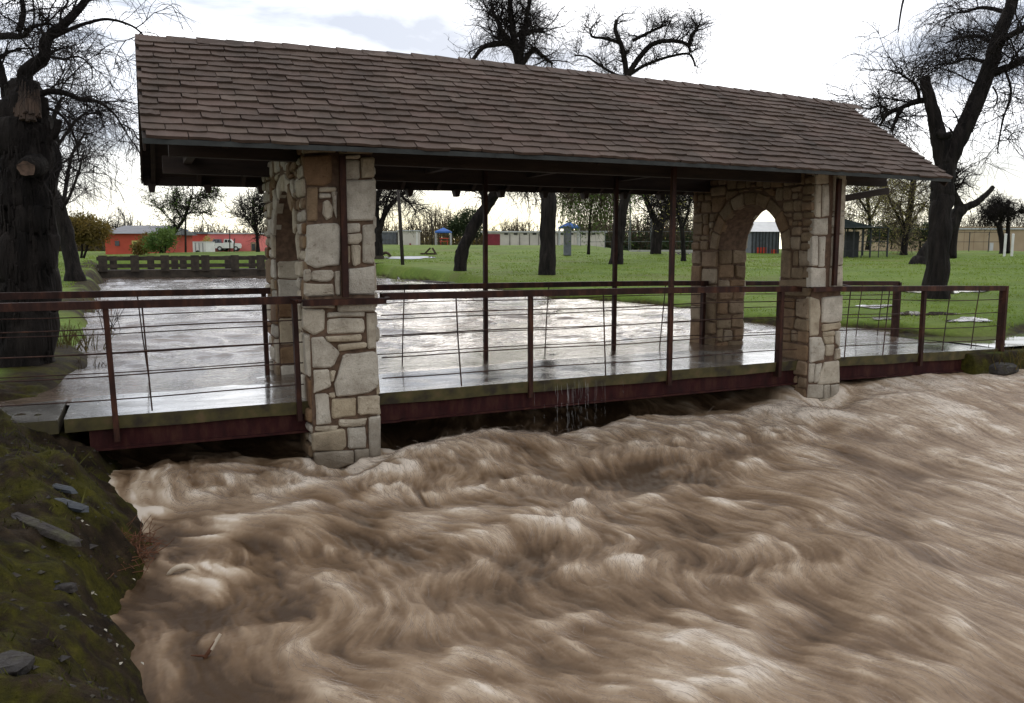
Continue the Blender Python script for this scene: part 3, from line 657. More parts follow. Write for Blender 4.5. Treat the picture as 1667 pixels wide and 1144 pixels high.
def portal(xa, xb, ys, zb, zt, spring, rise, seed, shaded):
    y0, ya, yb, y1 = ys; r = random.Random(seed)
    g = Geo()
    for (p, q) in ((y0, ya), (yb, y1)):
        g.box(((xa + xb) / 2, (p + q) / 2, (zb + spring) / 2), (xb - xa, q - p, spring - zb))
    cur = arch_curve(ya, yb, spring, rise)
    pts = [(y0, spring)] + cur + [(y1, spring)]
    for (p, q) in zip(pts[:-1], pts[1:]):
        for x, fl in ((xa, 0), (xb, 1)):
            f = (0, 1, 2, 3) if fl else (3, 2, 1, 0)
            g.faces([(x, p[0], p[1]), (x, q[0], q[1]), (x, q[0], zt), (x, p[0], zt)], [f])
        if ya - 1e-6 <= p[0] and q[0] <= yb + 1e-6: g.faces([(xa, *p), (xb, *p), (xb, *q), (xa, *q)], [(0, 1, 2, 3)])
        g.faces([(xa, p[0], zt), (xa, q[0], zt), (xb, q[0], zt), (xb, p[0], zt)], [(3, 2, 1, 0)])
    g.faces([(xa, y0, spring), (xb, y0, spring), (xb, y0, zt), (xa, y0, zt)], [(0, 1, 2, 3)])
    g.faces([(xa, y1, spring), (xb, y1, spring), (xb, y1, zt), (xa, y1, zt)], [(3, 2, 1, 0)])
    core = g.build('portal', 'mortar', bridge)
    hid = [Geo(), []]
    wet = 'stone_wet' if shaded else None  # arch walls and jamb take the stone with roof shade painted in
    def rects(frame, x0, x1, z0, z1, big, joined=None, grow=0.0, excl=None, mat=None):
        for (a, b, c, d) in split(x0, x1, z0, z1, big, r):
            a2, b2 = (a - grow if a == x0 else a), (b + grow if b == x1 else b)
            ji = lambda edge, m: 0.0 if edge else r.uniform(-.022, .022) * min(1, m / 0.25)
            w_, h_ = b - a, d - c; q = [(a2 + ji(a == x0, w_), c + ji(0, h_)), (b2 + ji(b == x1, w_), c + ji(0, h_)), (b2 + ji(b == x1, w_), d + ji(0, h_)), (a2 + ji(a == x0, w_), d + ji(0, h_))]
            if excl and not (c > 0 and excl((a + b) / 2, (c + d) / 2) is None): pass
            put_stone(core, q, frame, r, joined=joined, mat=mat)
    def side(x, nrm, joined):
        """the arched face looking along the bridge"""
        fr = ((x, 0, 0), (0, 1, 0), (0, 0, 1), (nrm, 0, 0))
        rects(fr, y0, ya, zb + 0.55, spring, 0.5, joined, mat=wet); rects(fr, yb, y1, zb + 0.55, spring, 0.5, joined, mat=wet)  # wet: sandstone with roof shade painted in, right portal only
        # voussoirs round the pointed arch
        ring = 0.2; n = len(cur); mid = np.array([(ya + yb) / 2, spring])
        outer = []
        for i, p in enumerate(cur):
            t = np.array(cur[min(i + 1, n - 1)]) - np.array(cur[max(i - 1, 0)]); nr = np.array([-t[1], t[0]]); nr /= np.linalg.norm(nr)
            outer.append(np.array(p) + nr * ring)
        for i in range(0, n - 1, 2):
            j = min(i + 2, n - 1)
            put_stone(core, [cur[i], cur[j], tuple(outer[j]), tuple(outer[i])], fr, r, joined=joined, mat=wet)  # wet: sandstone with roof shade painted in
        O = np.array(outer); NR_ = O - np.array(cur); NR_ /= np.linalg.norm(NR_, axis=1, keepdims=True)
        def sd(p):
            i = int(np.argmin(((O - p) ** 2).sum(1))); return float((np.array(p) - O[i]) @ NR_[i]), i
        for (a, b, c, d) in split(y0, y1, spring, zt, 0.3, r):
            q = [(a, c), (b, c), (b, d), (a, d)]; ctr = ((a + b) / 2, (c + d) / 2); ds, i0 = sd(ctr)
            if ds < -0.03: continue
            for p in [ctr] + list(q):
                h, i = sd(p)
                if h < 0.02 or p is ctr:
                    if len(q) >= 3: q = clip_poly(q, O[i], NR_[i])
            if len(q) >= 3 and area(q) > 0.004: put_stone(core, q, fr, r, joined=joined, mat=wet)  # wet: sandstone with roof shade painted in
    side(xa, -1, None); side(xb, 1, hid)
    # jambs facing the camera side, and the hidden ones
    rects(((0, yb, 0), (1, 0, 0), (0, 0, 1), (0, -1, 0)), xa, xb, zb + 0.7, spring, 0.42, None, 0.0, mat=wet)  # wet: sandstone with roof shade painted in
    rects(((0, ya, 0), (1, 0, 0), (0, 0, 1), (0, 1, 0)), xa, xb, zb + 0.5, spring, 0.45, hid)
    rects(((0, y1, 0), (1, 0, 0), (0, 0, 1), (0, 1, 0)), xa, xb, zb + 0.5, zt, 0.45, hid)
    return core, r, hid, rects
pl, rl, hidl, rectsl = portal(1.57, 2.25, (8.46, 8.98, 10.55, 11.28), -1.6, 2.62, 1.42, 0.78, 3, False)
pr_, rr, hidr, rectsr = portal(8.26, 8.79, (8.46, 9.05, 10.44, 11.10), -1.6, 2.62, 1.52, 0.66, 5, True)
# the near face of the left pier, stone by stone as laid
frF = ((0, 8.46, 0), (1, 0, 0), (0, 0, 1), (0, -1, 0))
def fpoly(pts, ox, oy, s):
    q = []
    for (a, b) in pts:
        p = onY(ox + a / s, oy + b / s, 8.44); q.append((p[0], p[2]))
    return q
LOW = [[(335,155),(460,155),(455,275),(400,305),(335,265)], [(335,118),(520,120),(515,148),(340,148)], [(535,118),(752,112),(752,162),(540,166)],
 [(475,178),(690,172),(690,195),(478,203)], [(480,218),(560,206),(685,212),(692,270),(680,292),(478,295)], [(705,182),(752,180),(757,380),(714,382)],
 [(460,315),(675,303),(672,335),(482,343)], [(535,362),(702,345),(702,378),(545,397)], [(385,322),(452,318),(547,405),(505,490),(392,490)],
 [(570,418),(747,400),(766,430),(769,600),(720,637),(532,660),(518,590)], [(395,510),(482,505),(492,600),(400,640)], [(490,515),(520,512),(510,570),(495,575)],
 [(408,652),(480,645),(495,820),(415,827)], [(488,645),(518,640),(524,668),(490,672)], [(505,680),(640,670),(640,772),(505,792)], [(655,665),(777,655),(781,762),(655,767)], [(545,800),(702,790),(692,830),(548,836)],
 [(718,785),(780,775),(783,1010),(725,1017)], [(595,847),(695,840),(696,960),(598,965)], [(408,840),(540,836),(522,865),(408,865)],
 [(390,877),(575,850),(582,950),(560,977),(390,980)], [(396,992),(628,978),(628,1052),(500,1087),(408,1062)], [(635,972),(716,967),(716,1022),(640,1062)], [(430,1095),(620,1075),(625,1160),(430,1180)], [(640,1075),(780,1030),(780,1160),(640,1170)]]
HIGH = [[(372,140),(562,130),(570,310),(510,335),(410,330)], [(660,165),(757,165),(757,290),(660,292)], [(768,150),(852,150),(852,277),(773,282)], [(662,135),(757,130),(757,155),(662,156)],
 [(660,305),(852,298),(862,370),(852,562),(662,567)], [(520,440),(550,430),(578,480),(570,550),(540,562),(513,520)], [(490,350),(605,350),(600,375),(493,378)], [(490,390),(562,388),(562,416),(490,416)],
 [(408,600),(603,585),(622,612),(622,860),(470,882),(403,850)], [(668,590),(762,585),(762,640),(670,650)], [(668,660),(768,655),(770,700),(740,722),(672,722)],
 [(782,600),(857,590),(854,850),(783,847)], [(702,730),(762,730),(762,850),(718,872)], [(668,735),(692,740),(687,852),(668,847)], [(678,890),(857,870),(860,1057),(678,1057)],
 [(438,905),(582,900),(582,942),(550,972),(438,962)], [(398,985),(582,990),(587,1062),(398,1067)], [(593,905),(628,905),(628,1062),(603,1062)], [(572,380),(607,375),(607,560),(582,490)], [(410,350),(478,350),(472,565),(415,565)], [(395,895),(428,895),(430,965),(395,970)],
 [(380,60),(600,40),(600,112),(380,118)], [(620,30),(855,20),(855,115),(620,118)]]
for q in LOW: put_stone(pl, fpoly(q, 400, 460, 3.575), frF, rl, rl.uniform(0.025, 0.055), raw=True, mat='stone')
for i, q in enumerate(HIGH): put_stone(pl, fpoly(q, 400, 220, 4.085), frF, rl, rl.uniform(0.025, 0.05), raw=True, mat='stone_tan' if i == 0 else ('stone_wet' if i == 19 else 'stone'))  # stone 19 is recessed, its shade is put into the colour
RLOW = [[(1048,205),(1118,232),(1128,330),(1112,502),(1048,508)], [(1140,212),(1287,200),(1287,390),(1200,408),(1138,402)], [(1138,420),(1280,405),(1276,450),(1143,475)], [(1148,482),(1237,470),(1232,505),(1150,515)], [(1150,520),(1232,512),(1224,567),(1160,572)],
 [(1243,475),(1282,468),(1276,602),(1248,562)], [(1046,522),(1130,520),(1157,600),(1142,692),(1044,715)], [(1170,580),(1237,577),(1227,658),(1166,665)], [(1245,612),(1277,607),(1275,682),(1236,690)], [(1042,725),(1085,725),(1070,866),(1038,872)], [(1092,735),(1138,722),(1103,865),(1078,872)], [(1120,800),(1160,715),(1273,700),(1274,872),(1104,885)],
 [(1036,888),(1150,888),(1142,995),(1030,990)], [(1156,892),(1200,888),(1196,1002),(1150,1002)], [(1207,892),(1272,884),(1268,1012),(1202,1012)]]
RHIGH = [[(1192,210),(1237,212),(1227,485),(1188,480)], [(1250,212),(1300,208),(1300,470),(1243,480)], [(1343,125),(1437,130),(1432,425),(1340,432)], [(1180,500),(1292,495),(1287,632),(1170,632)], [(1333,490),(1387,488),(1387,562),(1330,566)], [(1333,572),(1387,567),(1387,617),(1330,622)], [(1393,482),(1430,480),(1425,622),(1393,622)],
 [(1163,645),(1208,645),(1200,895),(1152,895)], [(1220,655),(1275,650),(1262,907),(1214,904)], [(1328,650),(1425,627),(1415,885),(1318,898)], [(1148,915),(1272,917),(1267,1092),(1144,1085)], [(1313,915),(1357,905),(1347,1082),(1308,1075)], [(1362,903),(1412,898),(1406,1075),(1352,1078)], [(1195,60),(1300,60),(1300,200),(1194,203)], [(1342,440),(1432,432),(1430,474),(1338,481)], [(1345,50),(1437,50),(1437,118),(1345,116)]]
for q in RLOW: put_stone(pr_, fpoly(q, 1100, 440, 4.767), frF, rr, rr.uniform(0.02, 0.04), raw=True, mat='stone')
for q in RHIGH: put_stone(pr_, fpoly(q, 1100, 260, 5.2), frF, rr, rr.uniform(0.02, 0.04), raw=True, mat='stone')
rectsr(frF, 8.25, 8.79, -0.95, -0.50, 0.40, None, 0.0, mat='stone')
for hid, core in ((hidl, pl), (hidr, pr_)):
    tag(hid[0].build('stones_of_hidden_faces', 'stone', core, tone=hid[1]), kind='stuff')
# steel straps up the near faces and the band that carries the rail round each pier
def strap(core, xm, xa, xb):
    Geo().box((xm, 8.395, 1.76), (0.062, 0.045, 1.42)).build('strap', 'rust', core)
    g = Geo(); g.box(((xa + xb) / 2, 8.385, 1.03), (xb - xa + 0.20, 0.10, 0.012)); g.box(((xa + xb) / 2, 8.335, 1.005), (xb - xa + 0.14, 0.012, 0.06))
    g.bar((xb + 0.10, 8.39, 1.03), (xb + 0.13, 8.62, 1.05), 0.05, 0.012); g.bar((xa - 0.10, 8.39, 1.03), (xa - 0.13, 8.62, 1.04), 0.05, 0.012)
    g.build('rail_band', 'rust', core)
strap(pl, 1.93, 1.55, 2.27); strap(pr_, 8.60, 8.24, 8.81)

# --- railings -------------------------------------------------
def rail_z(x): return float(np.interp(x, [-6, 1.4, 2.3, 6, 7.8, 9.1, 10.6, 12.5], [1.06, 1.06, 1.075, 1.065, 1.05, 1.02, 1.0, 0.965]))
def railing(Y, segs, posts, tall, rods, wires, out):
    for (a, b) in segs:
        g = Geo(); inside = lambda x: a - 0.2 <= x <= b + 0.2
        xs = np.linspace(a, b, max(2, int((b - a) / 0.8)))
        V = []; F = []; prof = [(-.05, 0), (.05, 0), (.05, -.075), (.036, -.075), (.036, -.016), (-.036, -.016), (-.036, -.075), (-.05, -.075)]; n = 8
        for x in xs: V += [(x, Y + py, rail_z(x) + pz) for (py, pz) in prof]
        for i in range(len(xs) - 1): F += [(i * n + j, (i + 1) * n + j, (i + 1) * n + (j + 1) % n, i * n + (j + 1) % n) for j in range(n)]
        F += [(7, 6, 5, 0), (5, 4, 1, 0), (4, 3, 2, 1)]; q = (len(xs) - 1) * n; F += [(q, q + 5, q + 6, q + 7), (q, q + 1, q + 4, q + 5), (q + 1, q + 2, q + 3, q + 4)]
        top = g.faces(V, F).build('railing', 'rust', bridge)
        fall = lambda y: -XF * (y - YF) / (YB - YF)
        for (x, lean, w, zb) in posts:
            if inside(x): Geo().bar((x + lean, Y, dz(x) + zb + fall(Y)), (x - lean * 0.2, Y, rail_z(x) - 0.02), w, 0.05, (1, 0, 0)).build('post', 'rust', top)
        for (x, lean, w, zb) in tall:
            if inside(x): Geo().bar((x + lean, Y, dz(x) + zb + fall(Y)), (x - lean, Y, 2.60), w, 0.055, (1, 0, 0)).build('tall_post', 'rust', top)
        for (xt, xb_, zb) in rods:
            if inside(xt): Geo().tube([(xt, Y + 0.01, rail_z(xt) - 0.03), ((xt + xb_) / 2 + rnd.uniform(-.008, .008), Y + 0.012, 0.5), (xb_, Y + 0.01, zb + fall(Y))], 0.0085, 6).build('rod', 'wire', top)
        for h in wires:
            xs = np.linspace(a, b, max(4, int((b - a) / 0.35))); k = rnd.uniform(-.012, .012)
            Geo().tube([(x, Y + 0.004 * math.sin(x * 9), dz(x) + h * (rail_z(x) / 1.06) + k + 0.008 * math.sin(x * 2.1 + h * 30) - 0.012 * math.sin(math.pi * (x - a) / (b - a))) for x in xs], 0.0068, 5).build('wire', 'wire', top)
railing(8.62, [(-5.0, 1.52), (2.36, 8.20), (8.88, 12.44)],
        [(-0.29, 0.03, 0.062, -0.25), (-2.6, 0.0, 0.06, -0.2), (1.45, 0.015, 0.085, -0.2), (4.14, 0, 0.05, -0.19), (7.88, 0, 0.095, -0.2), (10.62, 0, 0.06, -0.19), (12.40, 0.0, 0.12, -0.12)],
        [(6.1, 0.0, 0.052, -0.19)],
        [(0.02, 0.06, -0.02), (3.22, 3.28, 0.0), (5.12, 5.17, 0.0), (9.16, 9.1, 0.0), (9.92, 9.85, 0.0), (11.2, 11.1, 0.0), (11.85, 11.74, 0.0), (-1.4, -1.38, -0.02)],
        [0.84, 0.62, 0.40, 0.17], -1)
railing(10.66, [(-5.0, 1.50), (2.30, 8.22), (8.84, 12.44)],
        [(1.42, 0.01, 0.08, -0.05), (-2.2, 0.0, 0.06, -0.05), (8.16, 0.0, 0.075, -0.05), (10.95, 0.0, 0.075, -0.05), (12.44, 0.0, 0.14, -0.05)],
        [(4.42, 0.0, 0.055, -0.05), (6.52, 0.0, 0.055, -0.05)],
        [(-0.02, 0.06, -0.03), (3.25, 3.2, 0.0), (5.42, 5.36, 0.0), (7.45, 7.36, 0.0), (11.6, 11.5, 0.0), (12.1, 12.02, 0.0)],
        [0.83, 0.61, 0.39, 0.16], 1)

# --- roof -------------------------------------------------
RX0, RX1, YE, YR, YK = 0.12, 10.04, 7.87, 9.76, 11.65
def ridge_z(x): return float(np.interp(x, [0, 1.6, 3.3, 5.5, 7.0, 8.4, 9.4, 10.1], [3.725, 3.785, 3.82, 3.815, 3.80, 3.785, 3.755, 3.72]))
def eave_z(x): return 2.485 + 0.03 * math.sin(math.pi * (x - RX0) / (RX1 - RX0))
def keave_z(x): return 2.46 + 0.012 * (x - RX0)
def rp(x, t, side=0, off=0.0):
    """point on the roof plane; t=0 at the eave, 1 at the ridge"""
    ye, ze = (YE, eave_z(x)) if side == 0 else (YK, keave_z(x))
    a = np.array([x, ye, ze]); b = np.array([x, YR, ridge_z(x)])
    d = b - a; n = np.cross(np.array([1.0, 0, 0]), d) * (1 if side == 0 else -1); n /= np.linalg.norm(n)
    return a + d * t + n * off
g = Geo(); xs = np.linspace(RX0, RX1, 26)
for side in (0, 1):
    for a, b in zip(xs[:-1], xs[1:]):
        q = [rp(a, 0, side), rp(b, 0, side), rp(b, 1, side), rp(a, 1, side)]; w = [p - np.array([0, 0, 0.03]) for p in q]
        f = [(0, 1, 2, 3), (7, 6, 5, 4), (0, 4, 5, 1)]
        if side: f = [k[::-1] for k in f]
        g.faces(q + w, f)
    for x in (RX0, RX1):
        q = [rp(x, 0, side), rp(x, 1, side)]; g.faces(q + [p - np.array([0, 0, 0.03]) for p in q], [(0, 1, 3, 2)])
roof = g.build('roof', 'roofwood', bridge)
def board(name, pts, w, h, mat='roofwood'):
    gg = Geo()
    for p, q in zip(pts[:-1], pts[1:]): gg.bar(p, q, w, h)
    return gg.build(name, mat, roof)
board('drip_edge', [rp(x, -0.012, 0, -0.012) for x in np.linspace(RX0 - 0.02, RX1 + 0.01, 14)], 0.016, 0.045, 'fascia')
board('fascia', [rp(x, 0.0, 1, -0.07) + np.array([0, 0.01, 0]) for x in np.linspace(RX0, RX1, 12)], 0.03, 0.12)
for x, s in ((RX0 - 0.012, 0), (RX1 + 0.012, 0), (RX0 - 0.012, 1), (RX1 + 0.012, 1)):
    board('bargeboard', [rp(x, 0.0, s, -0.06), rp(x, 1.0, s, -0.06)], 0.022, 0.12)
for side in (0, 1):
    for x in np.arange(RX0 + 0.12, RX1, 0.545):
        if side == 0: Geo().bar(rp(x, 0.06, 0, -0.085), rp(x, 1.0, 0, -0.085), 0.05, 0.10, (0, 0, 1)).build('rafter', 'roofwood', roof)
        else: Geo().bar(rp(x, 0.0, 1, -0.085), rp(x, 1.0, 1, -0.085), 0.05, 0.10, (0, 0, 1)).build('rafter', 'roofwood', roof)
# tail blocks of the back rafters under the fascia
for x in np.concatenate([np.arange(RX0 + 0.10, 2.0, 0.67), np.arange(2.9, RX1, 0.72)]):
    z = keave_z(x) - 0.14
    gg = Geo(); gg.faces([(x - .05, 11.5, z + .04), (x + .05, 11.5, z + .04), (x + .05, 11.66, z + .04), (x - .05, 11.66, z + .04), (x - .03, 11.52, z - .065), (x + .03, 11.52, z - .065), (x + .03, 11.63, z - .065), (x - .03, 11.63, z - .065)],
                         [(0, 1, 2, 3), (7, 6, 5, 4), (0, 4, 5, 1), (1, 5, 6, 2), (2, 6, 7, 3), (3, 7, 4, 0)])
    gg.build('rafter_tail', 'roofwood', roof)
for Y, zc in ((8.76, 2.53), (10.72, 2.53)):
    Geo().box((5.08, Y, zc), (9.5, 0.11, 0.20)).build('eave_beam', 'roofwood', roof)
for x in (0.6, 3.6, 5.1, 6.6, 9.5):
    Geo().box((x, 9.74, 2.60), (0.09, 2.1, 0.12)).build('tie_beam', 'roofwood', roof)
Geo().box((5.08, YR, 3.58), (9.8, 0.06, 0.16)).build('ridge_beam', 'roofwood', roof)
# knee brace under the right overhang
Geo().bar((9.95, 8.8, 2.38), (8.82, 8.8, 2.2), 0.07, 0.09).build('knee_brace', 'roofwood', roof)
# shingles: courses from the eave up
NR = 17; SW = 0.345
def shingle_mesh(k):
    r = random.Random(k); w = SW - r.uniform(0.005, 0.013); L = 0.20; th = 0.022 + 0.007 * r.random()
    n = 5; V = []; F = []
    for i in range(n):
        u = i / (n - 1); x = (u - 0.5) * w; sag = 0.014 * math.sin(math.pi * u) ** 0.7 * r.uniform(0.3, 1.3) + 0.004 * r.uniform(-1, 1); curl = 0.004 * r.uniform(-1, 1)
        V += [(x, -sag, th + 0.004 + curl), (x, L, 0.004), (x, -sag + 0.002, curl + 0.001)]
    for i in range(n - 1):
        a = i * 3; b = a + 3; F += [(a, b, b + 1, a + 1), (a + 2, b + 2, b, a)]
    F += [(2, 0, 1), ((n - 1) * 3 + 1, (n - 1) * 3, (n - 1) * 3 + 2)]
    return V, F
SHV = [shingle_mesh(k) for k in range(6)]; SHM = []
for V, F in SHV:
    me = bpy.data.meshes.new('shingle'); me.from_pydata(V, [], F); me.materials.append(M['shingle']); SHM.append(me)
ORGB = Vector(ORG[bridge.name]); cells = []
slope_len = math.hypot(YR - YE, 1.32)
for row in range(NR):
    off = -SW * ((row * 0.5) % 1.0) + rnd.uniform(-0.03, 0.03)
    x = RX0 - 0.02 + off + SW / 2
    while x < RX1 + SW / 2:
        a, b = max(x - SW / 2, RX0 - 0.03), min(x + SW / 2, RX1 + 0.025)
        if b - a > 0.05: cells.append(((a + b) / 2, (b - a) / SW, row))
        x += SW
def sh_matrix(xc, sx, row):
    t = row / NR - 0.008; p = rp(xc, t, 0, 0.006); e = rp(min(xc + 0.15, RX1), t, 0, 0.006) - rp(max(xc - 0.15, RX0), t, 0, 0.006); e /= np.linalg.norm(e)
    s = rp(xc, 1, 0) - rp(xc, 0, 0); s /= np.linalg.norm(s); n = np.cross(e, s); n /= np.linalg.norm(n); s = np.cross(n, e)
    a = rnd.gauss(0, 0.014); e2 = e * math.cos(a) + s * math.sin(a); s2 = np.cross(n, e2)
    p = p + n * rnd.uniform(0, 0.008) + s * rnd.gauss(0, 0.008)
    m = Matrix(((e2[0] * sx, s2[0], n[0], p[0]), (e2[1] * sx, s2[1], n[1], p[1]), (e2[2] * sx, s2[2], n[2], p[2]), (0, 0, 0, 1))); return m
cells.sort(key=lambda c: math.hypot(c[0] - 0, 8.0 + c[2] * 0.1))
rest = Geo(); rt = []
for i, (xc, sx, row) in enumerate(cells):
    m = sh_matrix(xc, sx, row); k = rnd.randrange(6)
    if i < 300:
        o = bpy.data.objects.new('shingle', SHM[k]); COL.objects.link(o); o.parent = roof; m.translation -= ORGB; o.matrix_local = m
    else:
        V, F = SHV[k]; A = np.array(m); vv = np.array(V) @ A[:3, :3].T + A[:3, 3]; rest.faces(vv, F); rt += [rnd.random()] * len(V)
tag(rest.build('shingles_of_far_courses', 'shingle', roof, tone=rt), kind='stuff')
back = Geo(); bt = []
for row in range(NR):                                  # far slope, seen only from elsewhere
    for x in np.arange(RX0, RX1 - 0.2, SW):
        a = rp(x, row / NR, 1, 0.02); b = rp(x + SW - .006, row / NR, 1, 0.02); c = rp(x + SW - .006, (row + 1.2) / NR, 1, 0.004); d = rp(x, (row + 1.2) / NR, 1, 0.004)
        back.faces([a, b, c, d], [(3, 2, 1, 0)]); bt += [rnd.random()] * 4
tag(back.build('shingles_of_back_slope', 'shingle', roof, tone=bt), kind='stuff')
for x in np.arange(RX0 - 0.02, RX1, 0.30):
    z0, z1 = ridge_z(x), ridge_z(x + 0.31); h = 0.03 + rnd.uniform(0, 0.008)
    Geo().faces([(x, YR - .13, z0 - .075 + h), (x, YR, z0 + h + .012), (x, YR + .13, z0 - .075 + h), (x + .33, YR - .13, z1 - .082 + h - .012), (x + .33, YR, z1 + h - .002), (x + .33, YR + .13, z1 - .082 + h - .012),
                 (x, YR - .13, z0 - .095 + h), (x, YR, z0 + h - .012), (x, YR + .13, z0 - .095 + h)],
                [(0, 3, 4, 1), (1, 4, 5, 2), (6, 0, 1, 7), (7, 1, 2, 8)]).build('ridge_cap', 'shingle', roof)

# water spilling off the deck edge
g = Geo()
for i in range(30):
    x = rnd.gauss(4.75, 0.26); z0 = dz(x) - rnd.uniform(0.0, 0.12); L = rnd.uniform(0.06, 0.30); w = rnd.uniform(0.0005, 0.0016)
    while z0 > -0.62 and L > 0.02:
        g.tube([(x, 8.60, z0), (x + rnd.uniform(-.006, .006), 8.592, z0 - L * .5), (x + rnd.uniform(-.01, .01), 8.585, z0 - L)], [w * .4, w, w * .3], 4, False)
        z0 -= L + rnd.uniform(.02, .12); L *= rnd.uniform(.3, .8)
tag(g.build('dripping_water', 'drip'), kind='stuff')

# ------------------------------------------------------------------ trees
def grow(starts, dirs, length, k, wig, droop, seed):
    r = np.random.default_rng(seed); n = len(starts)
    P = np.empty((n, k, 3)); P[:, 0] = starts; d = dirs / (np.linalg.norm(dirs, axis=1, keepdims=True) + 1e-9); st = (np.asarray(length) / (k - 1)).reshape(-1, 1)
    for i in range(1, k):
        d = d + r.standard_normal((n, 3)) * wig + np.array([0, 0, -1.0]) * droop; d /= np.linalg.norm(d, axis=1, keepdims=True)
        P[:, i] = P[:, i - 1] + d * st
    return P
def samp(P, n, r, t0=0.15, t1=1.0):
    i = r.integers(0, len(P), n); t = r.uniform(t0, t1, n) * (P.shape[1] - 1); a = np.clip(t.astype(int), 0, P.shape[1] - 2); f = (t - a)[:, None]
    p = P[i, a] * (1 - f) + P[i, a + 1] * f; d = P[i, a + 1] - P[i, a]; d /= np.linalg.norm(d, axis=1, keepdims=True) + 1e-9
    return p, d, i
def smooth_line(pts, n):
    pts = np.asarray(pts, float); t = np.linspace(0, len(pts) - 1, n); out = np.empty((n, pts.shape[1]))
    for q, tt in enumerate(t):
        i = min(int(tt), len(pts) - 2); f = tt - i
        p0 = pts[max(i - 1, 0)]; p1 = pts[i]; p2 = pts[i + 1]; p3 = pts[min(i + 2, len(pts) - 1)]
        out[q] = 0.5 * ((2 * p1) + (-p0 + p2) * f + (2 * p0 - 5 * p1 + 4 * p2 - p3) * f * f + (-p0 + 3 * p1 - 3 * p2 + p3) * f ** 3)
    return out
def bark_tube(g, L, rad, sides, r):
    """trunk with vertical bark ridges and swellings"""
    n = max(len(L), 40 if sides > 20 else 24); P = smooth_line(L, n); R = np.interp(np.linspace(0, 1, n), np.linspace(0, 1, len(L)), rad)
    v, f = tubes(P[None], R[None], sides); v = v.reshape(n, sides, 3); i = np.arange(n)[:, None]; j = np.arange(sides)[None]
    ph = r.uniform(0, 60); k = 1 + 0.055 * vn(np.cos(j / sides * 6.283) * 1.3 + ph + 0 * i, np.sin(j / sides * 6.283) * 1.3 + i * 0.13, 1.0) + 0.045 * vn(j * 0.55 + ph + 0.0 * i, i * 0.12, 1.0, _N2)
    v = P[:, None] + (v - P[:, None]) * k[..., None]; g.add(v.reshape(-1, 3), f)
    b = g.n - n * sides; g.f.append(np.array([[b + q for q in range(sides)][::-1]])); g.f.append(np.array([[b + (n - 1) * sides + q for q in range(sides)]]))
def leaves(g, pts, size, r, n):
    i = r.integers(0, len(pts), n); c = pts[i] + r.standard_normal((n, 3)) * size * 1.2
    a = r.standard_normal((n, 3)); a /= np.linalg.norm(a, axis=1, keepdims=True); b = np.cross(a, r.standard_normal((n, 3))); b /= np.linalg.norm(b, axis=1, keepdims=True) + 1e-9
    s = size * r.uniform(0.5, 1.2, (n, 1)); V = np.stack([c - a * s, c + b * s * 0.4, c + a * s, c - b * s * 0.4], 1).reshape(-1, 3)
    g.add(V, np.arange(n * 4).reshape(-1, 4))
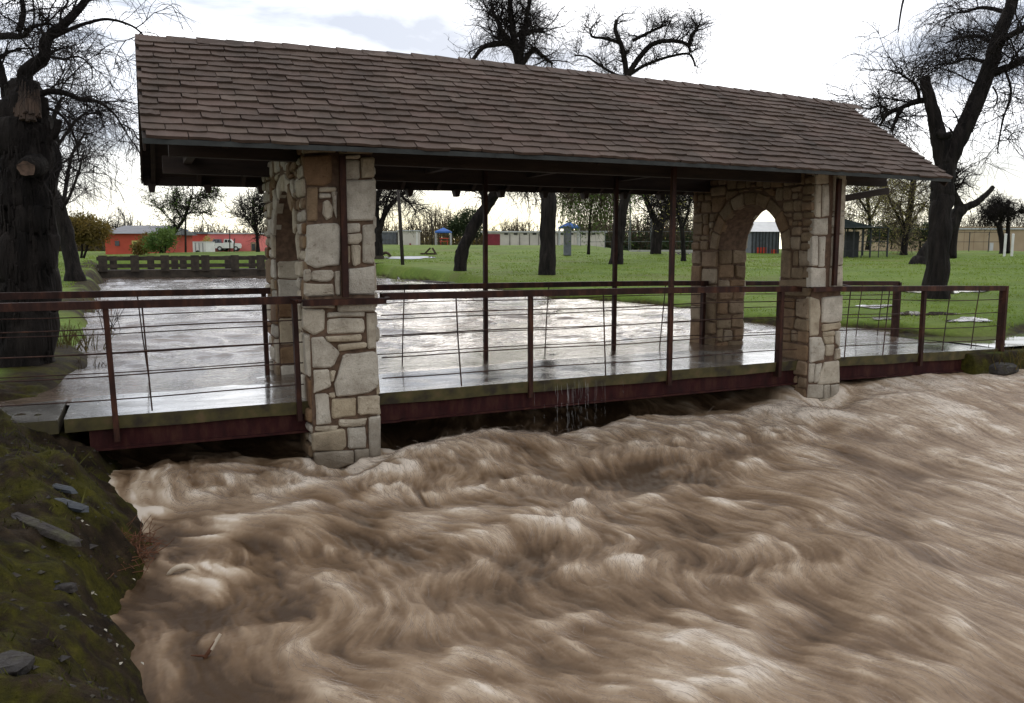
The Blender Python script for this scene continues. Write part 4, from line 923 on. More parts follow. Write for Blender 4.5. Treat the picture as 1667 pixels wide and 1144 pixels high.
def tree(name, label, base, limbs, seed, n=(40, 300, 1500), ln=(1.6, 0.9, 0.6), droop=(0.0, 0.05, 0.15), wig=(0.22, 0.25, 0.22), twig=0.009, up=0.25, group=None,
         leaf=None, nleaf=0, lsize=0.06, bark='bark', tmat='twig', start_t=0.45, d=None, flare=1.35, cat='tree', side=0.0):
    """base = bearing of the foot; limbs = [(bearings + depth offset, radius at both ends in bearing pixels, bears twigs)]"""
    if d is None: bp, d = ground_at(*base)
    else: bp = at(base[0], base[1], d)
    s = d / FPX; r = np.random.default_rng(seed)
    root = empty(name, bp, label, cat, group)
    gt = Geo(); carr = []; crad = []
    for li, (pts, r0, r1, bears) in enumerate(limbs):
        P = np.array([at(p[0], p[1], d + (p[2] if len(p) > 2 else 0)) for p in pts]); m = max(6, 5 * (len(pts) - 1) + 1)
        L = smooth_line(P, m); rad = np.linspace(r0, r1, m) * s
        if li == 0: rad[0] *= flare; rad[1] *= 1 + (flare - 1) * 0.4; L[0, 2] -= 0.15
        L[1:-1] += r.standard_normal((m - 2, 3)) * (rad[1:-1, None] * 0.05)
        if li == 0: L = smooth_line(L, m * 3); rad = np.interp(np.linspace(0, 1, m * 3), np.linspace(0, 1, m), rad); m *= 3
        if r0 > 8: bark_tube(gt, L, rad, 44 if r0 > 15 else 20, r)
        else: gt.tube(L, rad, 8)
        if bears:
            carr.append(smooth_line(L, 12)); crad.append(np.interp(np.linspace(0, 1, 12), np.linspace(0, 1, m), rad))
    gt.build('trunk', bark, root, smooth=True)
    if carr and n[0]:
        C0 = np.array(carr); g = Geo()
        p, t, i = samp(C0, n[0], r, start_t if len(carr) == 1 else 0.12)
        rr_ = np.array([c.mean() for c in crad])[i]
        dr = r.standard_normal((n[0], 3)); dr[:, 2] = np.abs(dr[:, 2]) * 0.5 + up; L1 = ln[0] * r.uniform(0.4, 1.2, n[0])
        A = grow(p, dr * 0.8 + t * 0.7, L1, 7, wig[0], droop[0], seed + 1)
        ra = np.clip(rr_ * 0.38, twig * 1.5, twig * 5)[:, None] * np.linspace(1, 0.35, 7)[None]
        v, f = tubes(A, ra, 5); g.add(v, f)
        p, t, i = samp(A, n[1], r, 0.1); dr = r.standard_normal((n[1], 3)); dr[:, 2] += up
        B = grow(p, dr * 0.8 + t * 0.8, ln[1] * r.uniform(0.4, 1.3, n[1]), 5, wig[1], droop[1], seed + 2)
        v, f = tubes(B, np.linspace(1.5, 0.8, 5)[None] * twig * np.ones((n[1], 1)), 4); g.add(v, f)
        p, t, i = samp(B, n[2], r, 0.1); dr = r.standard_normal((n[2], 3)); dr[:, 2] += up * 0.5
        D = grow(p, dr * 0.7 + t * 0.6, ln[2] * r.uniform(0.4, 1.4, n[2]), 4, wig[2], droop[2], seed + 3)
        v, f = tubes(D, np.linspace(0.8, 0.45, 4)[None] * twig * np.ones((n[2], 1)), 3); g.add(v, f)
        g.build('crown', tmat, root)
        if leaf:
            gl = Geo(); leaves(gl, np.concatenate([D[:, 1:].reshape(-1, 3), D[:, -1]]), lsize, r, nleaf); gl.build('foliage', leaf, root)
    return root, d
for fn in LATER: fn()
# big broken tree on the near left bank
tl, d_ = tree('broken_tree', 'massive dark tree with snapped top and sawn stub on the near left bank', (33, 592),
   [([(33, 600), (36, 480), (40, 380), (42, 290), (42, 212)], 52, 42, False),
    ([(42, 226), (41, 190), (40, 160), (38, 138)], 42, 19, False),
    ([(34, 178), (40, 130), (47, 112), (70, 92), (76, 62), (108, 36), (142, -4), (170, -60)], 13, 4, True),
    ([(77, 66), (108, 50), (140, 38), (175, 31), (215, 42), (238, 62)], 4, 1.2, True),
    ([(72, 88), (100, 96), (128, 92), (148, 108), (150, 128)], 2.2, 0.9, True),
    ([(58, 160), (78, 149), (108, 152), (132, 162), (160, 166), (185, 184), (200, 208)], 6, 1.2, True),
    ([(66, 172), (92, 182), (110, 200), (124, 232), (128, 262)], 3, 1, True),
    ([(12, 200), (10, 160), (3, 120), (-6, 90)], 8, 5, True),
    ([(52, 200), (66, 188), (70, 160)], 14, 9, False),
    ([(-20, 60, .3), (10, 58, .2), (38, 58), (52, 44, -.2), (78, 38, -.3)], 7, 2, True),
    ([(30, 52), (38, 22), (34, -10), (30, -50)], 5, 3, True),
    ([(75, 230), (90, 215), (96, 195)], 8, 5, False)],
   41, n=(70, 520, 2600), ln=(0.85, 0.5, 0.4), droop=(0.03, 0.08, 0.2), twig=0.0032, up=0.2, flare=1.12)
# sawn stub, splintered heart, jagged top and bark plates, parts of the broken tree
p0 = at(58, 268, d_ - 0.15); p1 = at(43, 274, d_ - 0.46)
Geo().tube([p0, (p0 + p1) / 2, p1], [0.16, 0.135, 0.12], 12).build('sawn_stub', 'bark', tl, True)
g = Geo(); dn = (p1 - p0) / np.linalg.norm(p1 - p0); ex_ = np.cross(dn, [0, 0, 1.0]); ex_ /= np.linalg.norm(ex_); ey_ = np.cross(ex_, dn)
ring = [p1 + dn * 0.012 + (ex_ * math.cos(i / 14 * 6.283) + ey_ * math.sin(i / 14 * 6.283) * 0.85) * 0.105 * (1 + 0.1 * math.sin(i * 2.3)) for i in range(14)]
g.faces(ring + [p1 + dn * 0.002], [(i, (i + 1) % 14, 14) for i in range(14)]); g.build('cut_face', 'stubwood', tl)
g = Geo()
for i in range(22):
    u = 20 + i * 2.1; k = (u - 42) / 26; b = at(u, 188 + rnd.uniform(-6, 10), d_ - 0.335 + 0.16 * k * k); t_ = at(u + rnd.uniform(-2, 2), 150 - 16 * math.exp(-((u - 36) / 9) ** 2) + rnd.uniform(-8, 6), d_ - 0.20 + 0.1 * k * k)
    g.tube([b, (b + t_) / 2 + (b - t_) * 0.0, t_], [0.028, 0.024, 0.004], 5)
g.build('splintered_top', 'splinter', tl)
g = Geo()
for i in range(620):
    a_ = rnd.uniform(math.pi, 2 * math.pi) - YAW; v0 = rnd.uniform(205, 596); R0 = (42 + (v0 - 212) / 388 * 10) * d_ / FPX * 0.99; cx_u = 42 - (v0 - 212) / 388 * 8
    ctr = at(cx_u, v0, d_); nrm = np.array([math.cos(a_), math.sin(a_), 0]); tan_ = np.array([-math.sin(a_), math.cos(a_), 0]); L_ = rnd.uniform(.06, .26); w_ = rnd.uniform(.012, .03); th_ = rnd.uniform(.006, .022); sl = rnd.uniform(-.12, .12)
    p = ctr + nrm * R0
    q = [p - tan_ * w_ * .6 + np.array([0, 0, -L_ / 2]), p + tan_ * w_ * .6 + np.array([0, 0, -L_ / 2]), p + tan_ * (w_ * .5 + sl * L_) + np.array([0, 0, L_ / 2]), p - tan_ * (w_ * .5 - sl * L_) + np.array([0, 0, L_ / 2])]
    m_ = [p + nrm * th_ + tan_ * (k * w_ * .35 + sl * h_ * L_) + np.array([0, 0, h_ * L_]) for (k, h_) in ((-1, -.42), (1, -.38), (1, .4), (-1, .42))]
    g.faces(q + m_, [(4, 5, 6, 7), (0, 1, 5, 4), (1, 2, 6, 5), (2, 3, 7, 6), (3, 0, 4, 7)])
tag(g.build('bark_plates', 'bark', tl), kind='stuff')
# leaning tree behind it
tree('leaning_tree', 'slim dark tree leaning left behind the broken trunk', (124, 457),
   [([(124, 459), (112, 400), (98, 350), (80, 308), (60, 270)], 13, 10, False),
    ([(100, 352, .5), (108, 300, 1), (118, 250, 1), (140, 215, 1.4)], 4, 1.5, True), ([(98, 345), (112, 322, -.5), (128, 280, -1), (135, 250, -1)], 3, 1.2, True),
    ([(78, 305), (92, 240), (88, 190), (100, 160)], 6, 2, True), ([(62, 272), (40, 220), (20, 190)], 7, 3, True), ([(92, 240, .6), (130, 190, 1), (165, 185, 1)], 3, 1, True)],
   42, n=(60, 420, 1800), ln=(1.5, 1.0, 0.8), droop=(0.05, 0.12, 0.25), twig=0.0065, up=0.1, flare=1.5)
# park trees beyond the creek
tree('round_crowned_tree', 'thick straight trunk in mid lawn, its dense round bare crown rising above the ridge', (890, 447),
   [([(890, 447), (892, 380), (893, 300), (885, 220), (868, 160), (846, 104)], 14, 9, False),
    ([(846, 106), (838, 80), (826, 70), (805, 72), (785, 78), (768, 100)], 7, 3, True), ([(846, 106), (836, 60), (832, 20), (828, -20)], 8, 3, True), ([(846, 100), (852, 60), (860, 15), (866, -10)], 6, 2, True),
    ([(850, 104), (868, 80), (880, 88), (900, 104)], 5, 2, True), ([(826, 70), (812, 40), (800, 12)], 5, 2, True), ([(836, 60), (860, 50), (884, 52)], 4, 2, True)],
   43, n=(100, 760, 3200), ln=(1.5, 0.95, 0.8), droop=(0.0, 0.03, 0.08), twig=0.0075, up=0.35, flare=1.2)
tree('spreading_tree', 'leaning trunk behind the back rail whose flat spreading crown tops the roof', (1004, 430),
   [([(1003, 431), (1006, 390), (1014, 340), (1024, 290), (1026, 220), (1022, 160), (1020, 125)], 10, 5, False),
    ([(1020, 126), (1018, 105), (1012, 75), (1002, 50), (1004, 32)], 5, 3, True), ([(1020, 124), (1040, 95), (1062, 72), (1092, 66), (1118, 72), (1124, 85)], 5, 2.2, True),
    ([(1024, 122), (1052, 105), (1090, 92), (1122, 88), (1132, 108)], 3, 1.5, True), ([(1010, 70), (985, 62), (965, 60), (960, 50)], 3, 1.4, True), ([(1020, 126), (1000, 120), (975, 105), (955, 92), (935, 90)], 2.6, 1.2, True),
    ([(1030, 66), (1062, 50), (1085, 40)], 3, 1.5, True), ([(1122, 72), (1128, 55), (1136, 48)], 4, 2, True)],
   44, n=(90, 620, 2600), ln=(1.2, 0.9, 0.9), droop=(0.0, 0.03, 0.12), twig=0.0095, up=0.45, flare=1.2)
tree('curved_tree', 'bent dark trunk curving right from the lawn, left of the first tall post', (748, 441),
   [([(748, 443), (753, 410), (768, 375), (790, 338), (806, 315), (822, 292)], 10.5, 8, False),
    ([(790, 338), (788, 310), (796, 270), (790, 220)], 6, 3, True), ([(806, 316), (830, 296), (860, 280), (880, 240)], 4.5, 2, True), ([(820, 294), (815, 240), (800, 180)], 6, 3, True), ([(750, 412), (742, 408)], 4, 3, False)],
   45, n=(70, 600, 2200), ln=(2.4, 1.3, 1.0), droop=(0.02, 0.1, 0.25), twig=0.011, up=0.2, flare=1.15)
tree('forked_tree', 'dark tree forking low just right of the left stone pier', (616, 421),
   [([(615, 423), (615, 395), (616, 372)], 8.5, 6.5, False), ([(616, 374), (612, 340), (618, 310), (634, 280), (640, 240)], 5.5, 3, True), ([(617, 376), (630, 342), (652, 318), (680, 300), (705, 282)], 4.5, 2.4, True), ([(622, 352), (634, 318), (640, 318)], 2, 1, True), ([(652, 318), (668, 332), (678, 346)], 1.8, 0.8, True)],
   46, n=(60, 420, 1500), ln=(1.7, 1.1, 0.8), droop=(0.06, 0.1, 0.2), twig=0.013, up=0.15)
tree('wide_forked_tree', 'thick short trunk splitting in a wide Y, right of the second tall post', (1067, 413),
   [([(1067, 415), (1070, 390), (1072, 362)], 9, 9, False), ([(1070, 366), (1058, 340), (1047, 312), (1035, 290), (1020, 250)], 5, 3, True), ([(1074, 364), (1088, 345), (1094, 318), (1100, 280)], 5, 3, True)],
   47, n=(60, 500, 1800), ln=(3.0, 1.8, 1.3), droop=(0.04, 0.12, 0.3), twig=0.018, up=0.15, leaf='leaf_yellow', nleaf=1200, lsize=0.09, flare=1.1)
tree('slim_tree', 'slim Y shaped tree close to the right stone portal', (1113, 425),
   [([(1113, 426), (1112, 400), (1110, 372)], 4.2, 3.2, False), ([(1110, 374), (1103, 345), (1098, 310), (1090, 280)], 2.4, 1.4, True), ([(1111, 374), (1120, 345), (1124, 320), (1128, 295)], 2.2, 1.2, True)],
   48, n=(40, 260, 900), ln=(1.6, 1.0, 0.8), droop=(0.03, 0.08, 0.2), twig=0.011, up=0.2, leaf='leaf_yellow', nleaf=500, lsize=0.07)
tree('weeping_tree', 'tree of hanging yellow green foliage seen under the eave at mid span', (958, 408),
   [([(958, 410), (962, 340), (970, 290), (975, 250)], 2.2, 1.6, False), ([(970, 292), (985, 285), (1000, 300)], 2, 1, True), ([(968, 300), (950, 285), (935, 295)], 2, 1, True), ([(972, 280), (962, 262), (950, 270)], 2, 1, True)],
   49, n=(50, 420, 1500), ln=(2.0, 1.8, 1.6), droop=(0.25, 0.4, 0.6), twig=0.012, up=0.0, leaf='leaf_green', nleaf=5200, lsize=0.10, d=52, tmat='twig_brown')
# right hand trees
tree('great_forked_tree', 'tall dark tree forking above the right eave, one limb cut off blunt', (1524, 486),
   [([(1524, 490), (1526, 420), (1530, 350), (1536, 300), (1538, 262)], 18, 15, False),
    ([(1537, 268), (1526, 215), (1514, 165), (1504, 124)], 13, 7, False), ([(1538, 272), (1562, 225), (1590, 165), (1610, 110), (1625, 60), (1645, 10), (1655, -40)], 15, 9, True),
    ([(1508, 162, .3), (1490, 166, .5), (1470, 174, .8), (1445, 186, 1), (1432, 205, 1.2)], 5.5, 2, True), ([(1468, 176, .8), (1458, 195, .9), (1452, 215, .9)], 4, 2, True), ([(1445, 188, 1), (1436, 172, 1.2), (1415, 178, 1.5)], 3, 1.5, True),
    ([(1496, 160, .3), (1492, 140, 0), (1478, 128, -.3), (1462, 118, -.5)], 3, 1.2, True), ([(1606, 122), (1635, 112), (1670, 96), (1710, 80)], 7, 4, True), ([(1612, 85, -.4), (1640, 60, -.8), (1675, 40, -1)], 6, 4, True),
    ([(1620, 72, .5), (1590, 58, 1), (1560, 62, 1.5), (1540, 70, 1.8)], 4, 1.5, True), ([(1600, 100, .5), (1575, 95, 1), (1545, 105, 1.4)], 3.4, 1.4, True), ([(1640, 20, .5), (1600, 12, 1), (1570, 20, 1.2)], 4, 2, True),
    ([(1636, 112), (1646, 150), (1634, 190), (1626, 230), (1624, 250)], 2.2, 0.8, True), ([(1616, 140), (1624, 158), (1617, 178)], 1.6, 0.7, True), ([(1528, 216, -.2), (1542, 222, -.4), (1545, 216, -.5)], 7, 4, False),
    ([(1650, -20, -1), (1590, -70, -1.5), (1500, -60, -2), (1472, -5, -2), (1462, 52, -2)], 4, 0.9, False)],
   50, n=(120, 1000, 4200), ln=(1.15, 0.8, 0.7), droop=(0.03, 0.10, 0.24), twig=0.0058, up=0.2, flare=1.25)
tree('snapped_tree', 'broken dark trunk leaning behind the great forked tree', (1502, 430),
   [([(1496, 432), (1518, 402), (1540, 378), (1560, 345), (1566, 332)], 13, 9, False), ([(1562, 340), (1585, 332), (1604, 318), (1617, 304)], 7, 3.5, False), ([(1562, 336), (1552, 316), (1540, 302)], 7, 6, True), ([(1550, 420), (1552, 385), (1558, 350)], 7, 6, False)],
   51, n=(25, 160, 600), ln=(1.3, 0.9, 0.7), droop=(0.02, 0.05, 0.1), twig=0.012, up=0.4)
tree('yellow_leaved_tree', 'tree with thin yellow green spring leaves beside the dark roofed shelter', (1471, 415),
   [([(1471, 417), (1473, 392), (1478, 362), (1484, 320), (1488, 285)], 5.5, 4.5, True), ([(1473, 385), (1462, 352), (1450, 330), (1440, 300)], 2.5, 1.2, True), ([(1474, 372), (1466, 345), (1468, 320)], 1.6, 0.8, True), ([(1476, 375), (1492, 350), (1512, 325)], 1.6, 0.8, True)],
   52, n=(50, 330, 1000), ln=(2.6, 1.6, 1.1), droop=(0.05, 0.1, 0.25), twig=0.014, up=0.2, leaf='leaf_yellow', nleaf=4200, lsize=0.065, start_t=0.3, tmat='twig_brown')
tree('pale_leaved_tree', 'pale yellow budding tree rising behind the shelter roof', (1412, 402),
   [([(1412, 404), (1416, 360), (1412, 320), (1418, 290)], 3, 2, True), ([(1416, 360), (1430, 330), (1440, 305)], 2, 1, True), ([(1415, 350), (1400, 325), (1392, 305)], 2, 1, True)],
   53, n=(50, 300, 900), ln=(3.2, 2.2, 1.5), droop=(0.05, 0.12, 0.3), twig=0.016, up=0.25, leaf='leaf_yellow', nleaf=4200, lsize=0.085, d=80, start_t=0.3, tmat='twig_brown')
tree('umbrella_tree', 'low flat topped green tree in front of the tan building', (1500, 405),
   [([(1497, 407), (1498, 395), (1494, 388)], 1.8, 1.2, False), ([(1494, 390), (1475, 384), (1455, 382), (1435, 384)], 1, 0.6, True), ([(1496, 390), (1508, 384), (1522, 383)], 1, 0.6, True), ([(1450, 405), (1452, 395), (1446, 388)], 1.2, 0.8, False)],
   54, n=(60, 400, 1200), ln=(1.2, 0.8, 0.5), droop=(0.02, 0.05, 0.1), twig=0.014, up=0.15, leaf='leaf_dark', nleaf=5200, lsize=0.12, d=72)
tree('bushy_topped_tree', 'dark bushy topped tree with a snapped spike by the two white posts', (1638, 410),
   [([(1632, 412), (1630, 385), (1626, 365)], 4.5, 4, False), ([(1640, 412), (1641, 370), (1642, 325)], 4, 2, False), ([(1628, 372), (1616, 358), (1608, 350)], 2.5, 1.2, True), ([(1628, 368), (1630, 345), (1622, 335)], 2.5, 1.2, True), ([(1642, 350), (1656, 345), (1668, 345)], 2, 1, True)],
   55, n=(80, 700, 2600), ln=(1.3, 0.9, 0.7), droop=(0.02, 0.06, 0.12), twig=0.013, up=0.15, d=70)
# left background trees
tree('budding_tree', 'slanting tree with fresh green buds in front of the red wall', (262, 412),
   [([(262, 413), (275, 392), (288, 372), (300, 355), (306, 338), (312, 318)], 3.4, 2, True), ([(298, 358), (288, 340), (282, 322)], 1.6, 0.8, True), ([(303, 348), (325, 345), (345, 350)], 1.3, 0.6, True), ([(290, 370), (270, 350), (258, 338)], 1.4, 0.6, True), ([(310, 325), (328, 318), (338, 325)], 1.2, 0.6, True)],
   56, n=(70, 500, 1500), ln=(1.5, 1.0, 0.7), droop=(0.02, 0.05, 0.1), twig=0.014, up=0.45, leaf='leaf_green', nleaf=2600, lsize=0.085, start_t=0.35)
tree('bare_grey_tree', 'bare grey tree against the sky left of the near stone pier', (422, 405),
   [([(420, 407), (418, 380), (414, 355), (412, 330)], 2.8, 1.4, True), ([(417, 378), (404, 360), (396, 350)], 1.3, 0.6, True), ([(416, 370), (430, 350), (436, 335)], 1.3, 0.6, True)],
   57, n=(60, 500, 1700), ln=(2.0, 1.2, 0.8), droop=(0.0, 0.03, 0.06), twig=0.014, up=0.4, d=75, start_t=0.3, leaf='leaf_green', nleaf=400, lsize=0.08)
tree('bare_shrub_tree', 'thin bare many stemmed shrub before the orange house', (196, 408),
   [([(190, 409), (188, 390), (192, 365)], 1.3, 0.7, True), ([(196, 409), (206, 385), (214, 365)], 1.3, 0.6, True), ([(192, 409), (200, 388), (203, 352)], 1.2, 0.6, True), ([(186, 409), (178, 385), (176, 362)], 1.2, 0.6, True)],
   58, n=(70, 420, 1300), ln=(1.3, 0.9, 0.6), droop=(0, 0.02, 0.05), twig=0.012, up=0.6)
def blob_tree(name, label, base, d, ells, seed, leaf, n, size, stems, bark='bark', cat='tree'):
    """clipped crowns: leaf faces through the volume of a few lobes"""
    r = np.random.default_rng(seed); bp = at(base[0], base[1], d); root = empty(name, bp, label, cat); s = d / FPX
    pts = []
    for (u, v, ru, rv) in ells:
        c = at(u, v, d); q = r.standard_normal((n, 3)); q /= np.linalg.norm(q, axis=1, keepdims=True); q *= (r.uniform(0.35, 1, (n, 1)) ** 0.45) * (1 + 0.12 * r.standard_normal((n, 1)))
        pts.append(c + (q[:, :1] * Rt * ru + q[:, 1:2] * np.array([Fw[0], Fw[1], 0]) * ru + q[:, 2:] * np.array([0, 0, 1.0]) * rv) * s)
    pts = np.concatenate(pts); gl = Geo(); leaves(gl, pts, size, r, n * len(ells)); gl.build('foliage', leaf, root)
    g = Geo()
    for st in stems: g.tube(smooth_line([at(*p, d) for p in st], 6), np.linspace(2.0, 1.2, 6) * s, 7)
    g.build('trunk', bark, root, True); return root
blob_tree('clipped_tree', 'rounded olive and orange clipped tree on two stems by the left bank', (133, 418), 44, [(112, 376, 28, 22), (148, 376, 30, 22), (130, 372, 30, 20)], 61, 'leaf_ochre', 2600, 0.10, [[(132, 420), (134, 402), (128, 385)], [(136, 420), (142, 402), (145, 385)]])
blob_tree('green_bush', 'bright green bush below the budding tree by the red wall', (264, 410), 58, [(262, 392, 20, 18), (272, 385, 13, 16), (250, 396, 12, 13)], 62, 'leaf_green', 900, 0.11, [[(263, 411), (262, 400), (260, 390)], [(268, 411), (270, 398), (274, 388)]], cat='bush')
blob_tree('ochre_bush', 'yellowing bush between orange house and bright green bush', (240, 411), 60, [(238, 396, 12, 15), (226, 404, 10, 9)], 63, 'leaf_ochre', 700, 0.11, [[(238, 412), (238, 402), (237, 394)]], cat='bush')
blob_tree('roadside_bush', 'small yellow green bush between white trailer and coral wall', (340, 410), 82, [(338, 397, 7, 10)], 64, 'leaf_yellow', 500, 0.12, [[(339, 411), (339, 404), (338, 396)]], cat='bush')
blob_tree('round_evergreen', 'dark olive evergreen behind the bent trunk on the lawn', (757, 392), 95, [(750, 365, 16, 14), (768, 352, 18, 12), (740, 372, 12, 12), (765, 375, 20, 14)], 65, 'leaf_dark', 1300, 0.16, [[(757, 394), (757, 380), (758, 366)]])

# far belt of bare woods and scrub along the horizon
def belt():
    r = np.random.default_rng(71); g = Geo(); g2 = Geo(); g3 = Geo()
    for (u0, u1, d, vt, n, lf) in ((590, 790, 125, 355, 260, 0), (790, 930, 130, 362, 150, 0), (930, 1135, 105, 352, 330, 1), (1370, 1480, 118, 345, 150, 0), (1470, 1700, 150, 352, 330, 0), (40, 190, 95, 368, 200, 0), (330, 470, 125, 372, 150, 0), (-300, 40, 100, 350, 200, 0), (1700, 2300, 150, 350, 200, 0), (190, 330, 130, 366, 120, 0)):
        u = r.uniform(u0, u1, n); dd = d + r.uniform(-6, 8, n)
        base = np.array([at(a, 404, b) for a, b in zip(u, dd)]); base[:, 2] = 0.8
        top = np.array([at(a, vt + 10 * math.sin(a * 0.05) + 8 * math.sin(a * 0.021 + 2), b)[2] for a, b in zip(u, dd)])
        H = (top - base[:, 2]) * r.uniform(0.6, 1.1, n)
        A = grow(base, np.tile([0, 0, 1.0], (n, 1)) + r.standard_normal((n, 3)) * 0.12, H, 6, 0.09, -0.02, int(u0) + 1009)
        v, f = tubes(A, np.linspace(0.09, 0.03, 6)[None] * np.ones((n, 1)), 4); g.add(v, f)
        m = n * 12; p, t, _ = samp(A, m, r, 0.1); dr = r.standard_normal((m, 3)) * 0.8; dr[:, 2] += 0.5
        B = grow(p, dr, r.uniform(0.6, 2.0, m), 4, 0.22, 0.03, int(u0) + 1010)
        v, f = tubes(B, np.linspace(0.032, 0.016, 4)[None] * np.ones((m, 1)), 3); g.add(v, f)
        lo = np.array([q for q in A[:, :3].reshape(-1, 3)]); leaves(g3 if lf else g2, lo + r.standard_normal(lo.shape) * 0.5, 0.30, r, n * (36 if lf else 16))
    tag(g.build('distant_woods', 'twig_brown'), kind='stuff'); tag(g2.build('distant_scrub', 'leaf_ochre'), kind='stuff'); tag(g3.build('distant_hedge', 'leaf_dark'), kind='stuff')
belt()

# ------------------------------------------------------------------ far footbridge
fb = empty('far_footbridge', at(290, 440, 50), 'dark low plank and post footbridge across the creek far upstream', 'bridge')
YFB = 48.5
def fx(u, v): return onY(u, v, YFB)
g = Geo(); a = fx(158, 440); g.box(((a[0] + 13.5) / 2, YFB + 1.0, 0.20), (13.5 - a[0], 2.0, 0.42)); g.build('deck', 'moss_wood', fb)
for zc in (1.02, 0.62):
    for yy in (YFB, YFB + 2.0): Geo().box(((a[0] + 13.5) / 2, yy, zc), (13.5 - a[0], 0.10, 0.20 if zc > 0.9 else 0.17)).build('rail', 'moss_wood', fb)
for u in (167, 219, 268, 317, 334, 382, 424, 470, 520, 560, 580):
    x = fx(u, 420)[0]; Geo().box((x, YFB - 0.02, 0.76), (0.42, 0.2, 0.86)).build('post', 'moss_wood', fb)
for u in (184, 245, 284, 298, 371, 410, 450, 500, 545):
    x = onY(u, 420, YFB + 2.0)[0]; Geo().box((x, YFB + 2.02, 0.74), (0.36, 0.2, 0.80)).build('post', 'moss_wood', fb)

# ------------------------------------------------------------------ far buildings and park things
def frame_at(u, v, d, yaw=0.0):
    p = at(u, v, d); c, s = math.cos(-YAW + yaw), math.sin(-YAW + yaw)
    return p, np.array([c, s, 0]), np.array([-s, c, 0])
def L3(o, ex, ey, x, y, z): return o + ex * x + ey * y + np.array([0, 0, z])
def lbox(g, fr, c, size):
    o, ex, ey = fr; return g.box(L3(o, ex, ey, *c), size, np.stack([ex, ey, np.array([0, 0, 1.0])], 1))
def building(name, label, u0, u1, vt, vb, d, depth, wall, roof_m, over=0.25, gable=0.0, cat='building', yaw=0.0, roof_h=0.22):
    s = d / FPX; fr = frame_at((u0 + u1) / 2, vb, d, yaw); w = (u1 - u0) * s; h = (vb - vt) * s
    b = empty(name, fr[0], label, cat); o, ex, ey = fr
    lbox(Geo(), fr, (0, depth / 2, h / 2 - 0.4), (w, depth, h + 0.8)).build('wall', wall, b)
    g = Geo()
    if gable:
        V = [L3(o, ex, ey, x, y, z) for x in (-w / 2 - over, w / 2 + over) for (y, z) in ((-over, h - 0.02), (depth / 2, h + gable), (depth + over, h - 0.02), (depth / 2, h - 0.05))]
        g.faces(V, [(0, 4, 5, 1), (1, 5, 6, 2), (0, 1, 2, 3), (4, 7, 6, 5), (0, 3, 7, 4), (3, 2, 6, 7)])
    else: lbox(g, fr, (0, depth / 2, h + roof_h / 2 + 0.001), (w + 2 * over, depth + 2 * over, roof_h))
    g.build('roof', roof_m, b); return b, fr, s, h
def opening(b, fr, s, u_c, u, vc, vb, w_px, h_px, name, mat, proud=0.04, frame=None):
    x = (u - u_c) * s; z = (vb - vc) * s; o = lbox(Geo(), fr, (x, -proud / 2, z), (w_px * s, proud, h_px * s)).build(name, mat, b)
    if frame:
        g = Geo(); W_, H_ = w_px * s, h_px * s
        for dx in (-1, 1): lbox(g, fr, (x + dx * (W_ / 2 + 0.06), -proud / 2 - 0.03, z), (0.12, proud + 0.06, H_ + 0.24))
        lbox(g, fr, (x, -proud / 2 - 0.03, z + H_ / 2 + 0.06), (W_ - 0.004, proud + 0.06, 0.12)); g.build('frame', frame, o)
    return o
b, fr, s, h = building('orange_house', 'orange red walled house with grey sloping roof and green door behind the bare shrub', 172, 244, 380, 412, 66, 9, 'orange_wall', 'grey_roof', 0.4, 0.75)
opening(b, fr, s, 208, 224, 402, 412, 10, 16, 'door', 'green_door', 0.05, 'yellow_trim'); opening(b, fr, s, 208, 192, 396, 412, 7, 8, 'window', 'glass', 0.05)
b, fr, s, h = building('red_shop', 'dark red low building with blue roof edge behind the white trailer', 272, 338, 381, 408, 92, 12, 'red_wall', 'grey', 0.2)
lbox(Geo(), fr, (-1.0, -0.4, h + 0.35), (2.6, 0.2, 0.3)).build('roof_sign', 'blue', b); opening(b, fr, s, 305, 284, 400, 408, 6, 8, 'window', 'glass')
b, fr, s, h = building('coral_building', 'long coral pink low building behind the white pickup', 338.6, 422, 381, 409, 92, 12, 'pink_wall', 'pale_roof', 0.15, roof_h=0.12)
opening(b, fr, s, 380, 413, 401, 409, 9, 14, 'doorway', 'cutwood'); opening(b, fr, s, 380, 413, 402, 409, 5, 10, 'window', 'glass', 0.10); opening(b, fr, s, 380, 356, 399, 409, 6, 9, 'window', 'glass')
b, fr, s, h = building('white_trailer', 'plain white box trailer parked before the dark red building', 288, 336, 394, 411, 80, 2.4, 'white', 'pale_roof', 0.03, cat='trailer', roof_h=0.06)
for x in (-1.0, -0.2): lbox(Geo(), fr, (x, -0.02, 0.2), (0.02, 0.04, 0.8)).build('seam', 'grey', b)
for x in (0.5, 0.95, 1.4): lbox(Geo(), fr, (x * 0.8, -0.03, 0.5), (0.04, 0.05, 0.9)).build('door_bar', 'grey', b)
for x in (-0.6, 0.6):
    p = L3(*fr, x, -0.02, -0.05); Geo().tube([p, p + fr[2] * 0.2], 0.28, 12).build('wheel', 'rubber', b)
